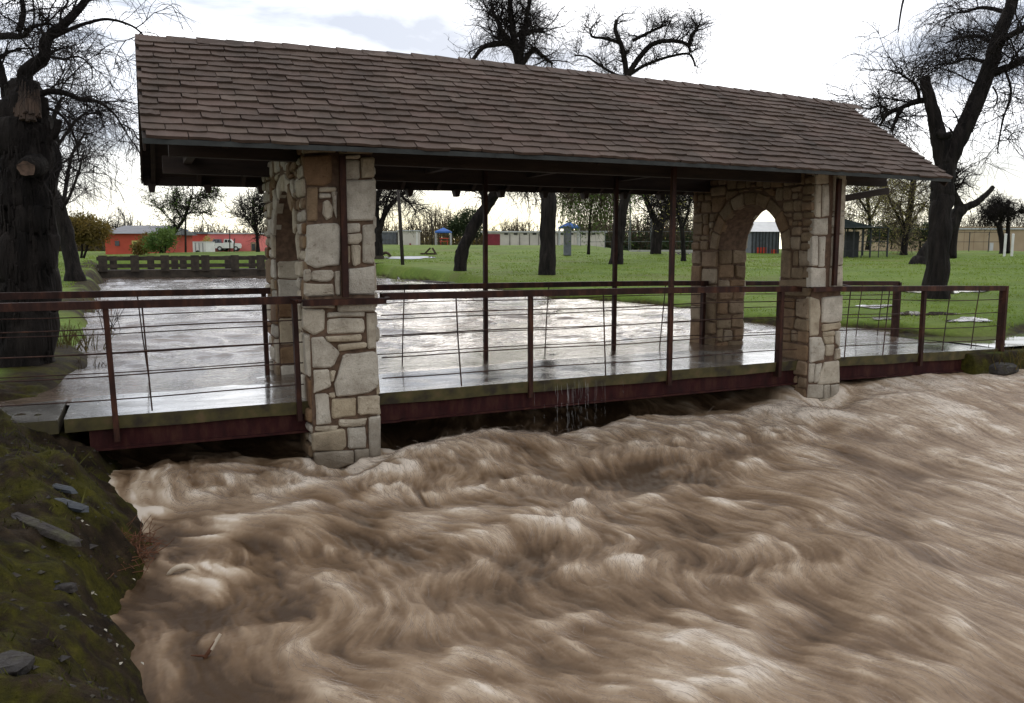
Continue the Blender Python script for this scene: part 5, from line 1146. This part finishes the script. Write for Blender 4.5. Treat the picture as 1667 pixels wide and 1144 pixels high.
def pickup(u, v, d, label, mat, flip=1, name='pickup_truck', cat='truck'):
    fr = frame_at(u, v, d, 0.15); b = empty(name, fr[0], label, cat); o, ex, ey = fr
    def prof(pts, y0, y1, m, nm, par=b):
        n = len(pts); V = [L3(o, ex, ey, flip * x, y, z) for y in (y0, y1) for (x, z) in pts]
        F = [tuple(range(n)), tuple(range(2 * n - 1, n - 1, -1))] + [(i, i + n, (i + 1) % n + n, (i + 1) % n) for i in range(n)]
        return Geo().faces(V, F).build(nm, m, par)
    body = prof([(-1.3, .35), (1.3, .35), (1.34, .62), (1.28, .86), (.55, .92), (-1.3, .9), (-1.34, .6)], 0, 0.9, mat, 'body')
    cab = prof([(-.45, .9), (.62, .92), (.30, 1.33), (-.36, 1.35)], 0.06, 0.84, mat, 'cab')
    prof([(-.34, .97), (-.02, .97), (-.02, 1.27), (-.28, 1.28)], 0.045, 0.058, 'glass', 'side_window', cab); prof([(.04, .97), (.46, .97), (.26, 1.26), (.04, 1.27)], 0.045, 0.058, 'glass', 'side_window', cab)
    for x in (-.85, .85):
        for y in (-0.01, .75):
            p = L3(o, ex, ey, x, y, .3); w = Geo().tube([p, p + ey * .17], 0.27, 12).build('wheel', 'rubber', b); q = p - ey * 0.012; Geo().tube([q, q + ey * .01], 0.14, 10).build('hub', 'pale_roof', w)
    return b
pickup(371, 409, 90.0, 'white pickup truck parked against the coral wall', 'white')
pickup(353, 409, 90.8, 'dark grey car mostly hidden left of the white pickup', 'grey', -1, 'parked_car', 'car')
def pole(name, label, pts, d, r0, r1, mat='pole', cat='pole', sides=8, extra=None):
    P = [at(u, v, d) for (u, v) in pts]; b = empty(name, P[0], label, cat); P[0] = P[0] - np.array([0, 0, 0.4])
    Geo().tube(P, np.linspace(r0, r1, len(P)), sides).build('shaft', mat, b, True); return b
_, dq = ground_at(655, 431)
pole('utility_pole', 'dark wooden utility pole leaning left on the lawn near the left pier', [(656, 431), (651, 350), (646, 280)], dq, 0.11, 0.09)
pole('thin_pole', 'thin dark pole in front of the dark red building', [(302, 411), (302, 370), (303, 322)], 72, 0.09, 0.07)
pole('lamp_post', 'slim dark street pole rising before the coral wall', [(374, 408), (374, 392), (374, 374)], 84, 0.06, 0.05)
pole('short_pole', 'short dark pole just right of the white pickup', [(381, 408), (381, 398), (382, 388)], 83, 0.07, 0.06)
pole('field_light_pole', 'grey light pole between leaning trunk and wide forked tree', [(1026, 408), (1026, 350), (1025, 250)], 95, 0.10, 0.08, 'lattice')
pole('court_light_pole', 'grey light pole just left of the wide forked tree', [(1060, 407), (1060, 350), (1060, 250)], 98, 0.11, 0.09, 'lattice')
pole('steel_pole', 'slim grey pole standing before the scrub left of the blue canopy', [(704, 399), (704, 375), (703, 352)], 90, 0.07, 0.05, 'pole')
# embankment things
b, fr, s, h = building('white_shed', 'small white shed on the grass bank behind the utility pole', 648, 679, 376.5, 401, 85, 3.0, 'cream', 'pale_roof', 0.12, cat='shed', roof_h=0.12)
lbox(Geo(), fr, (1.02 - 0.05, -0.03, h / 2), (0.14, 0.06, h - 0.1)).build('corner_trim', 'white', b); opening(b, fr, s, 663.5, 668, 398, 401, 3, 4, 'hatch', 'maroon')
b, fr, s, h = building('dugout', 'mesh fronted low dugout left of the white shed', 620, 646, 378, 401, 86, 2.5, 'grey', 'pale_roof', 0.1, roof_h=0.08, cat='shelter')
for x in (-0.8, -0.4, 0, 0.4, 0.8): lbox(Geo(), fr, (x, -0.05, h / 2), (0.05, 0.05, h)).build('post', 'lattice', b)
for z in (0.35, 0.75): lbox(Geo(), fr, (0, -0.09, z), (1.66, 0.03, 0.05)).build('rail', 'lattice', b)
b, fr, s, h = building('long_block', 'long cream block with maroon door and row of small vents on the grass bank', 786, 985, 378.5, 400, 92, 6, 'cream', 'pale_roof', 0.2, roof_h=0.16)
opening(b, fr, s, 885.5, 804, 390, 400, 20, 18, 'door', 'maroon', 0.05)
for u in (824, 839.5, 855, 870, 915, 930, 950, 966): opening(b, fr, s, 885.5, u, 380.8, 400, 6, 2.6, 'vent', 'dark', 0.05)
for u in (830, 846, 862, 877, 908, 922, 940, 958): opening(b, fr, s, 885.5, u, 390, 400, 0.9, 19, 'downpipe', 'pole', 0.06)
def canopy(name, label, u, v, d, w, hgt, rise, mat, posts=True, cat='canopy'):
    fr = frame_at(u, v, d); b = empty(name, fr[0], label, cat); o, ex, ey = fr; q = [(-w, -w, hgt), (w, -w, hgt), (w, w, hgt), (-w, w, hgt)]
    V = [L3(o, ex, ey, *p) for p in q] + [L3(o, ex, ey, 0, 0, hgt + rise)] + [L3(o, ex, ey, p[0], p[1], hgt - 0.15) for p in q]
    Geo().faces(V, [(0, 1, 4), (1, 2, 4), (2, 3, 4), (3, 0, 4), (5, 6, 1, 0), (6, 7, 2, 1), (7, 8, 3, 2), (8, 5, 0, 3)]).build('cover', mat, b)
    for (x, y, _) in q: p = L3(o, ex, ey, x * 0.93, y * 0.93, -0.4); Geo().tube([p, p + np.array([0, 0, hgt + 0.4])], 0.05, 6).build('post', 'pale_roof', b)
    return b, fr
canopy('blue_canopy', 'blue peaked canopy on pale posts beside the red table', 722, 399, 88, 0.85, 1.45, 0.42, 'blue')
fr = frame_at(723, 399, 87); b = empty('red_table', fr[0], 'red picnic table under the blue canopy', 'table')
lbox(Geo(), fr, (0, 0, .72), (0.9, .6, .07)).build('top', 'red_play', b)
for y in (-.5, .5): lbox(Geo(), fr, (0, y, .42), (0.9, .22, .05)).build('seat', 'red_play', b)
for x in (-.35, .35): lbox(Geo(), fr, (x, 0, .3), (.06, 1.0, .06)).build('leg', 'red_play', b); lbox(Geo(), fr, (x, 0, .35), (.055, .055, .7)).build('leg', 'red_play', b)
_, dk = ground_at(923, 410)
fr = frame_at(924, 411, 62); b = empty('grey_kiosk', fr[0], 'tall narrow grey kiosk panel right of the thick mid lawn trunk', 'kiosk')
lbox(Geo(), fr, (0, .3, .85), (.55, .6, 2.1)).build('body', 'grey', b); lbox(Geo(), fr, (0, .3, 1.93), (.66, .7, .06)).build('cap', 'lattice', b); lbox(Geo(), fr, (0, -0.02, 1.0), (.42, .03, .6)).build('panel', 'lattice', b)
canopy('blue_umbrella', 'blue faceted umbrella behind the grey kiosk', 926, 404, 80, 1.0, 2.05, 0.5, 'blue', cat='umbrella')
# pale concrete edging lines and fences on the far side
def fence(name, label, pts, d, hgt, step, mat, rails=(1.0,), cat='fence', pr_w=0.05):
    P = [at(u, v, dd) for (u, v, dd) in pts]; b = empty(name, P[0], label, cat)
    for a, c in zip(P[:-1], P[1:]):
        n = max(1, int(np.linalg.norm(c - a) / step))
        for i in range(n + 1):
            q = a + (c - a) * i / n; Geo().box(q + np.array([0, 0, hgt / 2 - 0.1]), (pr_w, pr_w, hgt + 0.2)).build('post', mat, b)
        for k in rails: Geo().bar(a + np.array([0, 0, hgt * k]), c + np.array([0, 0, hgt * k]), 0.035, 0.04).build('rail', mat, b)
    return b
fence('court_fence', 'thin grey court fence along the far lawn behind the leaning trunk', [(945, 411, 78), (1135, 409, 82)], 0, 2.0, 2.2, 'lattice', (0.98, 0.5, 0.05))
fence('right_fence', 'thin dark wire fence before the tan building', [(1545, 413, 84), (1640, 413, 84)], 0, 2.2, 1.8, 'dark', (0.98, 0.55), pr_w=0.06)
fence('bank_fence', 'dark slat fence behind the white shed and blue canopy', [(600, 398, 96), (790, 396, 98)], 0, 1.7, 0.5, 'twig_brown', (0.9, 0.5), pr_w=0.10)
for i, (u0, u1, v, d, lb) in enumerate(((950, 1000, 409.5, 74, 'pale concrete kerb at the lawn edge left of the second tall post'), (1025, 1130, 408.5, 76, 'pale concrete kerb at the lawn edge behind the wide forked tree'), (1548, 1636, 412, 80, 'upper of two white kerb strips before the tan building'), (1548, 1632, 417, 70, 'lower of two white kerb strips before the tan building'), (1375, 1440, 419, 66, 'white kerb at the foot of the dark roofed shelter'))):
    a, c = at(u0, v, d), at(u1, v, d); b = empty('kerb_strip', (a + c) / 2, lb, 'kerb', 'pale kerb strips across the far lawn'); Geo().bar(a, c, 0.4, 0.22).build('kerb', 'concrete_line', b)
# shelters on the right
def shelter(name, label, u0, u1, v_eave, v_top, vb, d, depth, roof_m, npost, slope=0.0, cat='shelter', post='dark'):
    s = d / FPX; fr = frame_at((u0 + u1) / 2, vb, d); b = empty(name, fr[0], label, cat); o, ex, ey = fr; w = (u1 - u0) * s; he = (vb - v_eave) * s; ht = (vb - v_top) * s
    xl = -w / 2; xr = w / 2
    V = [L3(o, ex, ey, xl, -.4, he), L3(o, ex, ey, xr, -.4, he), L3(o, ex, ey, xr - 0.3, depth / 2, he + .15), L3(o, ex, ey, xl, depth / 2, ht), L3(o, ex, ey, xl, depth + .4, he), L3(o, ex, ey, xr, depth + .4, he), L3(o, ex, ey, xl, depth / 2, he - 0.05)]
    Geo().faces(V, [(0, 1, 2, 3), (3, 2, 5, 4), (1, 5, 2), (0, 3, 4), (0, 4, 5, 1)]).build('roof', roof_m, b)
    for i in range(npost):
        x = xl + 0.2 + (w - 0.4) * i / (npost - 1)
        for y in (0, depth):
            q = L3(o, ex, ey, x + (0.12 if y else 0), y, -.4); Geo().tube([q, q + np.array([0, 0, he + .42])], 0.065 if i % 2 == 0 else 0.035, 6).build('post', post, b)
    for z in (0.25, 0.55): lbox(Geo(), fr, (0, 0, he * z), (w - .4, .04, .05)).build('rail', post, b)
    return b, fr
b, fr = shelter('dark_shelter', 'open sided shelter with dark green sloping roof right of the stone portal', 1300, 1448, 371, 333, 421, 60, 4.5, 'dark_roof', 11)
lbox(Geo(), fr, (1.1, 1.5, 1.0), (.9, .5, 2.0)).build('cabinet', 'dark', b)
b, fr, s, h = building('pale_gabled_hut', 'pale roofed open hut with dark posts seen through the right portal arch', 1222, 1268, 377, 416, 70, 3, 'grey', 'white', 0.2, 0.9, 'shelter')
for x in (-1.1, -0.8, -.5, -.25, 0, .3, .6, .9, 1.1): lbox(Geo(), fr, (x, -.08, h / 2), (.07, .07, h)).build('post', 'dark', b)
lbox(Geo(), fr, (-0.3, .05, .45), (.8, .2, .5)).build('red_seat', 'red_play', b); lbox(Geo(), fr, (.75, .05, .35), (.45, .2, .35)).build('red_seat', 'red_play', b)
b, fr, s, h = building('tan_building', 'long plain tan building behind the wire fence at far right', 1440, 1760, 371, 412, 98, 14, 'tan', 'tan', 0.1, roof_h=0.14)
opening(b, fr, s, 1600, 1613, 402, 412, 6, 14, 'door', 'pale_roof', 0.05)
lbox(Geo(), fr, (0, -0.12, h - 0.12), (23.0, 0.1, 0.16)).build('parapet', 'pale_roof', b)
for u in (1552, 1568, 1584, 1600, 1628): opening(b, fr, s, 1600, u, 393, 412, 0.5, 38, 'wall_joint', 'cutwood', 0.02)
b, fr, s, h = building('brown_roof_house', 'low house with brown hipped roof behind the slim Y shaped tree', 1085, 1180, 385, 405, 115, 8, 'grey', 'roofwood', 0.4, 1.0)
fr = frame_at(1543, 417, 62); b = empty('litter_bin', fr[0], 'dark green litter bin beside the great forked trunk', 'bin')
Geo().tube([L3(*fr, 0, 0, -.2), L3(*fr, 0, 0, .45), L3(*fr, 0, 0, .47)], [.25, .27, .2], 12).build('body', 'dark_roof', b); Geo().tube([L3(*fr, 0, 0, .48), L3(*fr, 0, 0, .53)], [.28, .24], 12).build('lid', 'dark', b)
for i, (u, lb) in enumerate(((1634.5, 'left one of the two slim white posts by the bushy topped tree'), (1646.5, 'right one of the two slim white posts by the bushy topped tree'))):
    p = at(u, 422, 58); b = empty('white_post', p, lb, 'post', 'slim white posts at far right'); Geo().tube([p - np.array([0, 0, .3]), p + np.array([0, 0, 1.75])], 0.085, 8).build('shaft', 'white', b); Geo().tube([p + np.array([0, 0, 1.75]), p + np.array([0, 0, 1.8])], [.1, .04], 8).build('cap', 'white', b)
# things left lying on the wet lawn
p, d = ground_at(700, 414); fr = frame_at(700, 415, d); b = empty('wooden_frame', fr[0], 'dark brown A shaped wooden frame lying on the wet lawn', 'wooden frame')
Geo().bar(L3(*fr, -.5, 0, 0), L3(*fr, .05, 0, .55), .09, .12).build('beam', 'splinter', b); Geo().bar(L3(*fr, .5, 0, 0), L3(*fr, .18, 0, .55), .09, .14).build('beam', 'splinter', b); Geo().bar(L3(*fr, -.7, -.2, .1), L3(*fr, .45, -.2, .1), .2, .12).build('plank', 'splinter', b)
p, d = ground_at(628, 417); fr = frame_at(627, 418, d); b = empty('bent_log', fr[0], 'short bent pale brown log on the lawn beside the forked tree', 'log')
Geo().tube(smooth_line([L3(*fr, -.45, 0, 0), L3(*fr, -.2, 0, .22), L3(*fr, .15, 0, .3), L3(*fr, .42, 0, .02)], 9), np.linspace(.13, .09, 9), 8).build('wood', 'splinter', b, True)

# puddles standing on the lawn
PUD = []
def puddle(u, v, ru, rv, seed):
    p, d = ground_at(u, v); r = random.Random(seed); n = 28; V = []
    a = ground_at(u - ru, v)[0]; c = ground_at(u + ru, v)[0]; e = ground_at(u, v - rv)[0]; f_ = ground_at(u, v + rv)[0]
    mid = (e + f_) / 2; ex = (c - a) / 2; ey = (e - f_) / 2; ex[2] = 0; ey[2] = 0
    PUD.append((mid[0], mid[1], 0.8 * max(np.linalg.norm(ex), np.linalg.norm(ey))))
    for i in range(n):
        t = i / n * 2 * math.pi; k = 1 + 0.35 * math.sin(3 * t + seed) * r.uniform(.4, 1) + r.uniform(-.2, .2); V.append(mid + ex * math.cos(t) * k + ey * math.sin(t) * k)
    V = np.array(V); V[:, 2] = gz(V[:, 0], V[:, 1]) + 0.022; mid = np.array([mid[0], mid[1], float(gz(mid[0], mid[1])) + 0.022])
    tag(Geo().faces(np.concatenate([V, [mid]]), [(i, (i + 1) % n, n) for i in range(n)]).build('puddle', 'puddle'), kind='structure')
for i, a in enumerate(((655, 419.5, 50, 2.0), (648, 457, 58, 4.5), (1560, 474, 36, 4), (1577, 522, 30, 3.5), (1480, 512, 24, 3), (1490, 474, 22, 4), (1425, 500, 28, 3), (1115, 412, 20, 2.0), (1440, 520, 22, 2), (1530, 512, 26, 2.2))): puddle(*a, i)

# ------------------------------------------------------------------ grass blades on the lawns
def grass():
    r = np.random.default_rng(81); n = 130000
    th = np.radians(r.uniform(-14, 62, n)); d = 9 + 60 * r.uniform(0, 1, n) ** 1.9; x = d * np.sin(th); y = d * np.cos(th); z = gz(x, y)
    ok = (z > 0.05) & (((x > 11.5) & (y > 9.8)) | ((x < -0.9) & (y > 10.8))) & ~((np.abs(x - 5) < 7.0) & (y < 57)) ; 
    for (mx, my, ra) in PUD: ok &= np.hypot(x - mx, (y - my)) > ra
    x, y, z, d = x[ok], y[ok], z[ok], d[ok]; n = len(x)
    clump = np.clip(1 + 0.5 * vn(x, y, 1.2) + 0.4 * vn(x, y, 0.4, _N2), 0.35, 2.4)
    h = (0.022 + 0.0003 * d) * r.uniform(0.5, 1.5, n) * clump; w = 0.004 + 0.0006 * d
    a = r.uniform(0, 2 * np.pi, n); ex = np.stack([np.cos(a), np.sin(a), 0 * a], 1) * w[:, None]; lean = r.standard_normal((n, 3)) * (h * 0.45)[:, None]; lean[:, 2] = h
    b = np.stack([x, y, z - 0.01], 1); V = np.stack([b - ex, b + ex, b + lean * np.array([.45, .45, .6]) + ex * .7, b + lean], 1).reshape(-1, 3)
    i = np.arange(n)[:, None] * 4; F = np.concatenate([i + np.array([[0, 1, 2]]), i + np.array([[0, 2, 3]])])
    tag(Geo().add(V, F).build('grass', M['grassblade']), kind='stuff')
M['grassblade'] = simple('grass_blade', (0.16, 0.235, 0.036), (0.22, 0.285, 0.058), 0.7, 0.8, 0, world_sp=True, spec=0.2)
translucent('grassblade', 0.5)
grass()

# ------------------------------------------------------------------ near bank: rocks, debris, leaves, dry reeds
def rock(name, label, u, v, lw, dp, hh, mat, seed, rotz=0.0, tilt=0.0, group=None, z=None):
    # find the bank point on this bearing
    r_ = ray(u, v); p = None
    for d in np.arange(3, 14, 0.02):
        q = CC + r_ * d
        if q[2] < gz(q[0], q[1]): p = q; break
    if p is None: p = onZ(u, v, -0.8)
    r = random.Random(seed); g = Geo(); n, m = 9, 5; V = []; Fl = []
    c, s = math.cos(rotz), math.sin(rotz)
    for j in range(m + 1):
        ph = -math.pi / 2 + math.pi * j / m
        for i in range(n):
            t = i / n * 2 * math.pi; k = 1 + r.uniform(-.16, .16)
            x = lw * math.copysign(abs(math.cos(t)) ** .7, math.cos(t)) * max(math.cos(ph), 0.02) ** .6 * k; y = dp * math.copysign(abs(math.sin(t)) ** .7, math.sin(t)) * max(math.cos(ph), .02) ** .6 * k; zz = hh * math.copysign(abs(math.sin(ph)) ** .7, math.sin(ph)) * (1 + r.uniform(-.1, .1))
            zz += tilt * x; V.append((p[0] + x * c - y * s, p[1] + x * s + y * c, p[2] + zz))
    for j in range(m):
        for i in range(n): Fl.append((j * n + i, j * n + (i + 1) % n, (j + 1) * n + (i + 1) % n, (j + 1) * n + i))
    g.faces(V, Fl + [tuple(range(n))[::-1], tuple(m * n + i for i in range(n))])
    return tag(g.build(name, mat), label, 'rock', group)
BK = 'rocks set in the muddy left bank'
rock('rock', 'upper of two wet blue grey slabs on the mossy bank below the bridge end', 92, 793, .15, .04, .022, 'rock_blue', 1, -0.5, -0.2, BK)
rock('rock', 'lower of two wet blue grey slabs on the mossy bank below the bridge end', 112, 822, .13, .05, .026, 'rock_blue', 2, -0.5, -0.25, BK)
rock('rock', 'long dark brown rock lying slantwise across the mossy bank', 70, 860, .3, .045, .03, 'rock', 3, -0.8, -0.2, BK)
rock('rock', 'rounded brown rock at the left edge of the bank near the bottom', 12, 1085, .09, .10, .035, 'rock', 4, 0.2, 0, BK)
rock('rock', 'low dark rock at the waterline below the pale driftwood', 205, 1005, .10, .06, .03, 'rock', 7, 0.2, 0, BK)
rock('rock', 'dull red stone half buried in the lower bank', 105, 958, .07, .04, .03, 'rock', 12, -0.3, 0, BK)
# rubble of the bank, uncountable
g = Geo(); r = random.Random(91)
for i in range(420):
    y = r.uniform(2.6, 9.0); x = 0.1 - 0.05 * y - r.random() ** 1.3 * 1.6; z = float(gz(x, y)); k = r.uniform(.006, .022) * (1 if r.random() < .9 else 1.8)
    V = [np.array([x, y, z]) + np.array([r.uniform(.6, 1.4) * k * a, r.uniform(.6, 1.4) * k * b_, r.uniform(.4, .8) * k * c]) for (a, b_, c) in ((1, 0, 0), (-1, 0, 0), (0, 1, 0), (0, -1, 0), (0, 0, 1), (0, 0, -1))]
    g.faces(V, [(0, 2, 4), (2, 1, 4), (1, 3, 4), (3, 0, 4), (2, 0, 5), (1, 2, 5), (3, 1, 5), (0, 3, 5)])
tag(g.build('bank_rubble', 'rock'), kind='stuff')
# moss and weed tufts on the bank
def tufts():
    r = np.random.default_rng(93); n = 9000; y = r.uniform(2.4, 9.6, n); x = 0.0 - 0.05 * y - r.random(n) ** 0.8 * 2.6; k = vn(x, y, 0.9) + 0.5 * vn(x, y, 0.3, _N2)
    ok = k > 0.1; x, y = x[ok], y[ok]; z = gz(x, y); n = len(x); h = r.uniform(.012, .05, n) * (1 + (r.random(n) < .04) * 1.6); a = r.uniform(0, 6.28, n); ex = np.stack([np.cos(a), np.sin(a), 0 * a], 1) * 0.005
    b = np.stack([x, y, z - .004], 1); lean = r.standard_normal((n, 3)) * (h * .6)[:, None]; lean[:, 2] = h
    V = np.stack([b - ex, b + ex, b + lean], 1).reshape(-1, 3); tag(Geo().add(V, np.arange(n * 3).reshape(-1, 3)).build('moss_tufts', M['moss']), kind='stuff')
M['moss'] = simple('moss', (0.025, 0.028, 0.006), (0.085, 0.08, 0.016), 0.85, 4, 0, world_sp=True, spec=0.15)
tufts()
p = onZ(207, 897, -0.66); b = empty('twig_clump', p, 'reddish brown clump of wet twigs caught at the waterline', 'debris')
r2 = np.random.default_rng(95); n = 260; st = p + r2.standard_normal((n, 3)) * np.array([.09, .15, .035]); dr = r2.standard_normal((n, 3)) * np.array([.7, 1, .35]); A = grow(st, dr, r2.uniform(.08, .28, n), 4, .15, 0.03, 96)
g = Geo(); v, f = tubes(A, np.linspace(.0035, .0018, 4)[None] * np.ones((n, 1)), 4); g.add(v, f); g.build('twigs', 'twig_red', b)
p = onZ(297, 932, -0.74); b = empty('driftwood', p, 'pale curved piece of driftwood in shallow water near the bank', 'driftwood')
Geo().tube(smooth_line([p + np.array([-.10, .02, -.01]), p + np.array([-.04, .01, .035]), p + np.array([.04, 0, .04]), p + np.array([.09, -.01, .0])], 9), [.008, .016, .02, .022, .022, .02, .018, .014, .008], 8).build('wood', 'pale_wood', b, True)
p = onZ(335, 1068, -0.80); b = empty('forked_stick', p, 'broken reddish forked stick poking out of the foam at bottom left', 'stick')
Geo().tube([p + np.array([-.02, .03, -.06]), p + np.array([0, 0, .0]), p + np.array([.085, .03, .10])], [.011, .012, .009], 7).build('shaft', 'twig_red', b, True)
Geo().tube([p, p + np.array([-.08, .01, .018])], [.009, .003], 6).build('branch', 'twig_red', b); Geo().tube([p + np.array([.03, .01, .03]), p + np.array([.088, .03, .105])], [.0125, .0095], 7).build('split_face', 'pale_wood', b)
LEAFW = ['on moss below the lower blue grey slab', 'level with the dull red stone, nearer the water', 'on moss below the dull red stone', 'lying furthest right, in the foam near the forked stick', 'uppermost of the two low on the dark bank', 'lowermost of all on the dark bank', 'floating beside the brown twig clump', 'between the low waterline rock and the moss', 'highest of all on the bank', 'left of the low dark waterline rock']
for i, (u, v) in enumerate(((142, 857), (155, 970), (136, 1004), (232, 1082), (190, 1052), (196, 1083), (218, 945), (172, 1028), (134, 850), (150, 968))):
    rr2 = ray(u, v); p = None
    for d in np.arange(3, 14, .02):
        q = CC + rr2 * d
        if q[2] < max(gz(q[0], q[1]), -0.72): p = q; break
    a = rnd.uniform(0, 3); k = rnd.uniform(.012, .022); ex = np.array([math.cos(a), math.sin(a), .2]) * k; ey = np.array([-math.sin(a), math.cos(a), .35]) * k * .5; zz = np.array([0, 0, .008])
    wh = LEAFW[i]
    tag(Geo().faces([p - ex + zz, p - ey + zz * 1.6, p + ex + zz, p + ey + zz * 1.6, p + zz * 2.2], [(0, 1, 4), (1, 2, 4), (2, 3, 4), (3, 0, 4)]).build('fallen_leaf', 'pale_leaf'), 'tiny pale leaf ' + wh, 'leaf', 'pale leaves on the left bank')
def stalks(name, label, u, v, n, hgt, spread, seed, mat, d=None, cat='plant'):
    if d is None: p, d = ground_at(u, v)
    else: p = at(u, v, d)
    b = empty(name, p, label, cat); r = np.random.default_rng(seed); st = p + np.stack([r.normal(0, spread, n), r.normal(0, spread, n), np.full(n, -.05)], 1)
    dr = r.standard_normal((n, 3)) * .28; dr[:, 2] = 1; A = grow(st, dr, r.uniform(.5, 1.1, n) * hgt, 5, .06, .02, seed); g = Geo(); v_, f = tubes(A, np.linspace(.008, .003, 5)[None] * np.ones((n, 1)), 4); g.add(v_, f)
    q, t, _ = samp(A, n * 3, r, .3); B = grow(q, r.standard_normal((n * 3, 3)) * .5 + t, r.uniform(.08, .25, n * 3) * hgt, 3, .1, .02, seed + 1); v_, f = tubes(B, np.linspace(.004, .002, 3)[None] * np.ones((n * 3, 1)), 3); g.add(v_, f); g.build('stems', mat, b); return b
stalks('dry_reeds', 'thin dry reeds at the waters edge left of the far footbridge', 196, 470, 26, 1.0, .35, 101, 'twig_brown')
stalks('reddish_shrub', 'small reddish leafless shrub on the left bank behind the rail post', 150, 512, 26, .6, .22, 102, 'twig_red', cat='shrub')
stalks('thin_sapling', 'thin bare sapling standing in water behind the rail post', 186, 545, 7, .9, .12, 103, 'twig', d=16)
stalks('dead_weeds', 'dead pale weeds on the bank just behind the approach slab', 132, 632, 24, .45, .16, 104, 'twig_brown', d=10.9)
stalks('straw_clump', 'straw coloured grass clump on the bank right of the broken tree', 110, 565, 70, .4, .25, 105, 'leaf_ochre', d=12.8)
stalks('bank_weeds', 'green brown weeds at the bank corner right of the last rail post', 1652, 592, 40, .35, .25, 106, 'leaf_ochre', d=12.9)
rock('rock', 'mossy boulder at the right bridge end below the last rail post', 1628, 600, .3, .2, .1, 'rock', 110, 0.2, 0, None)
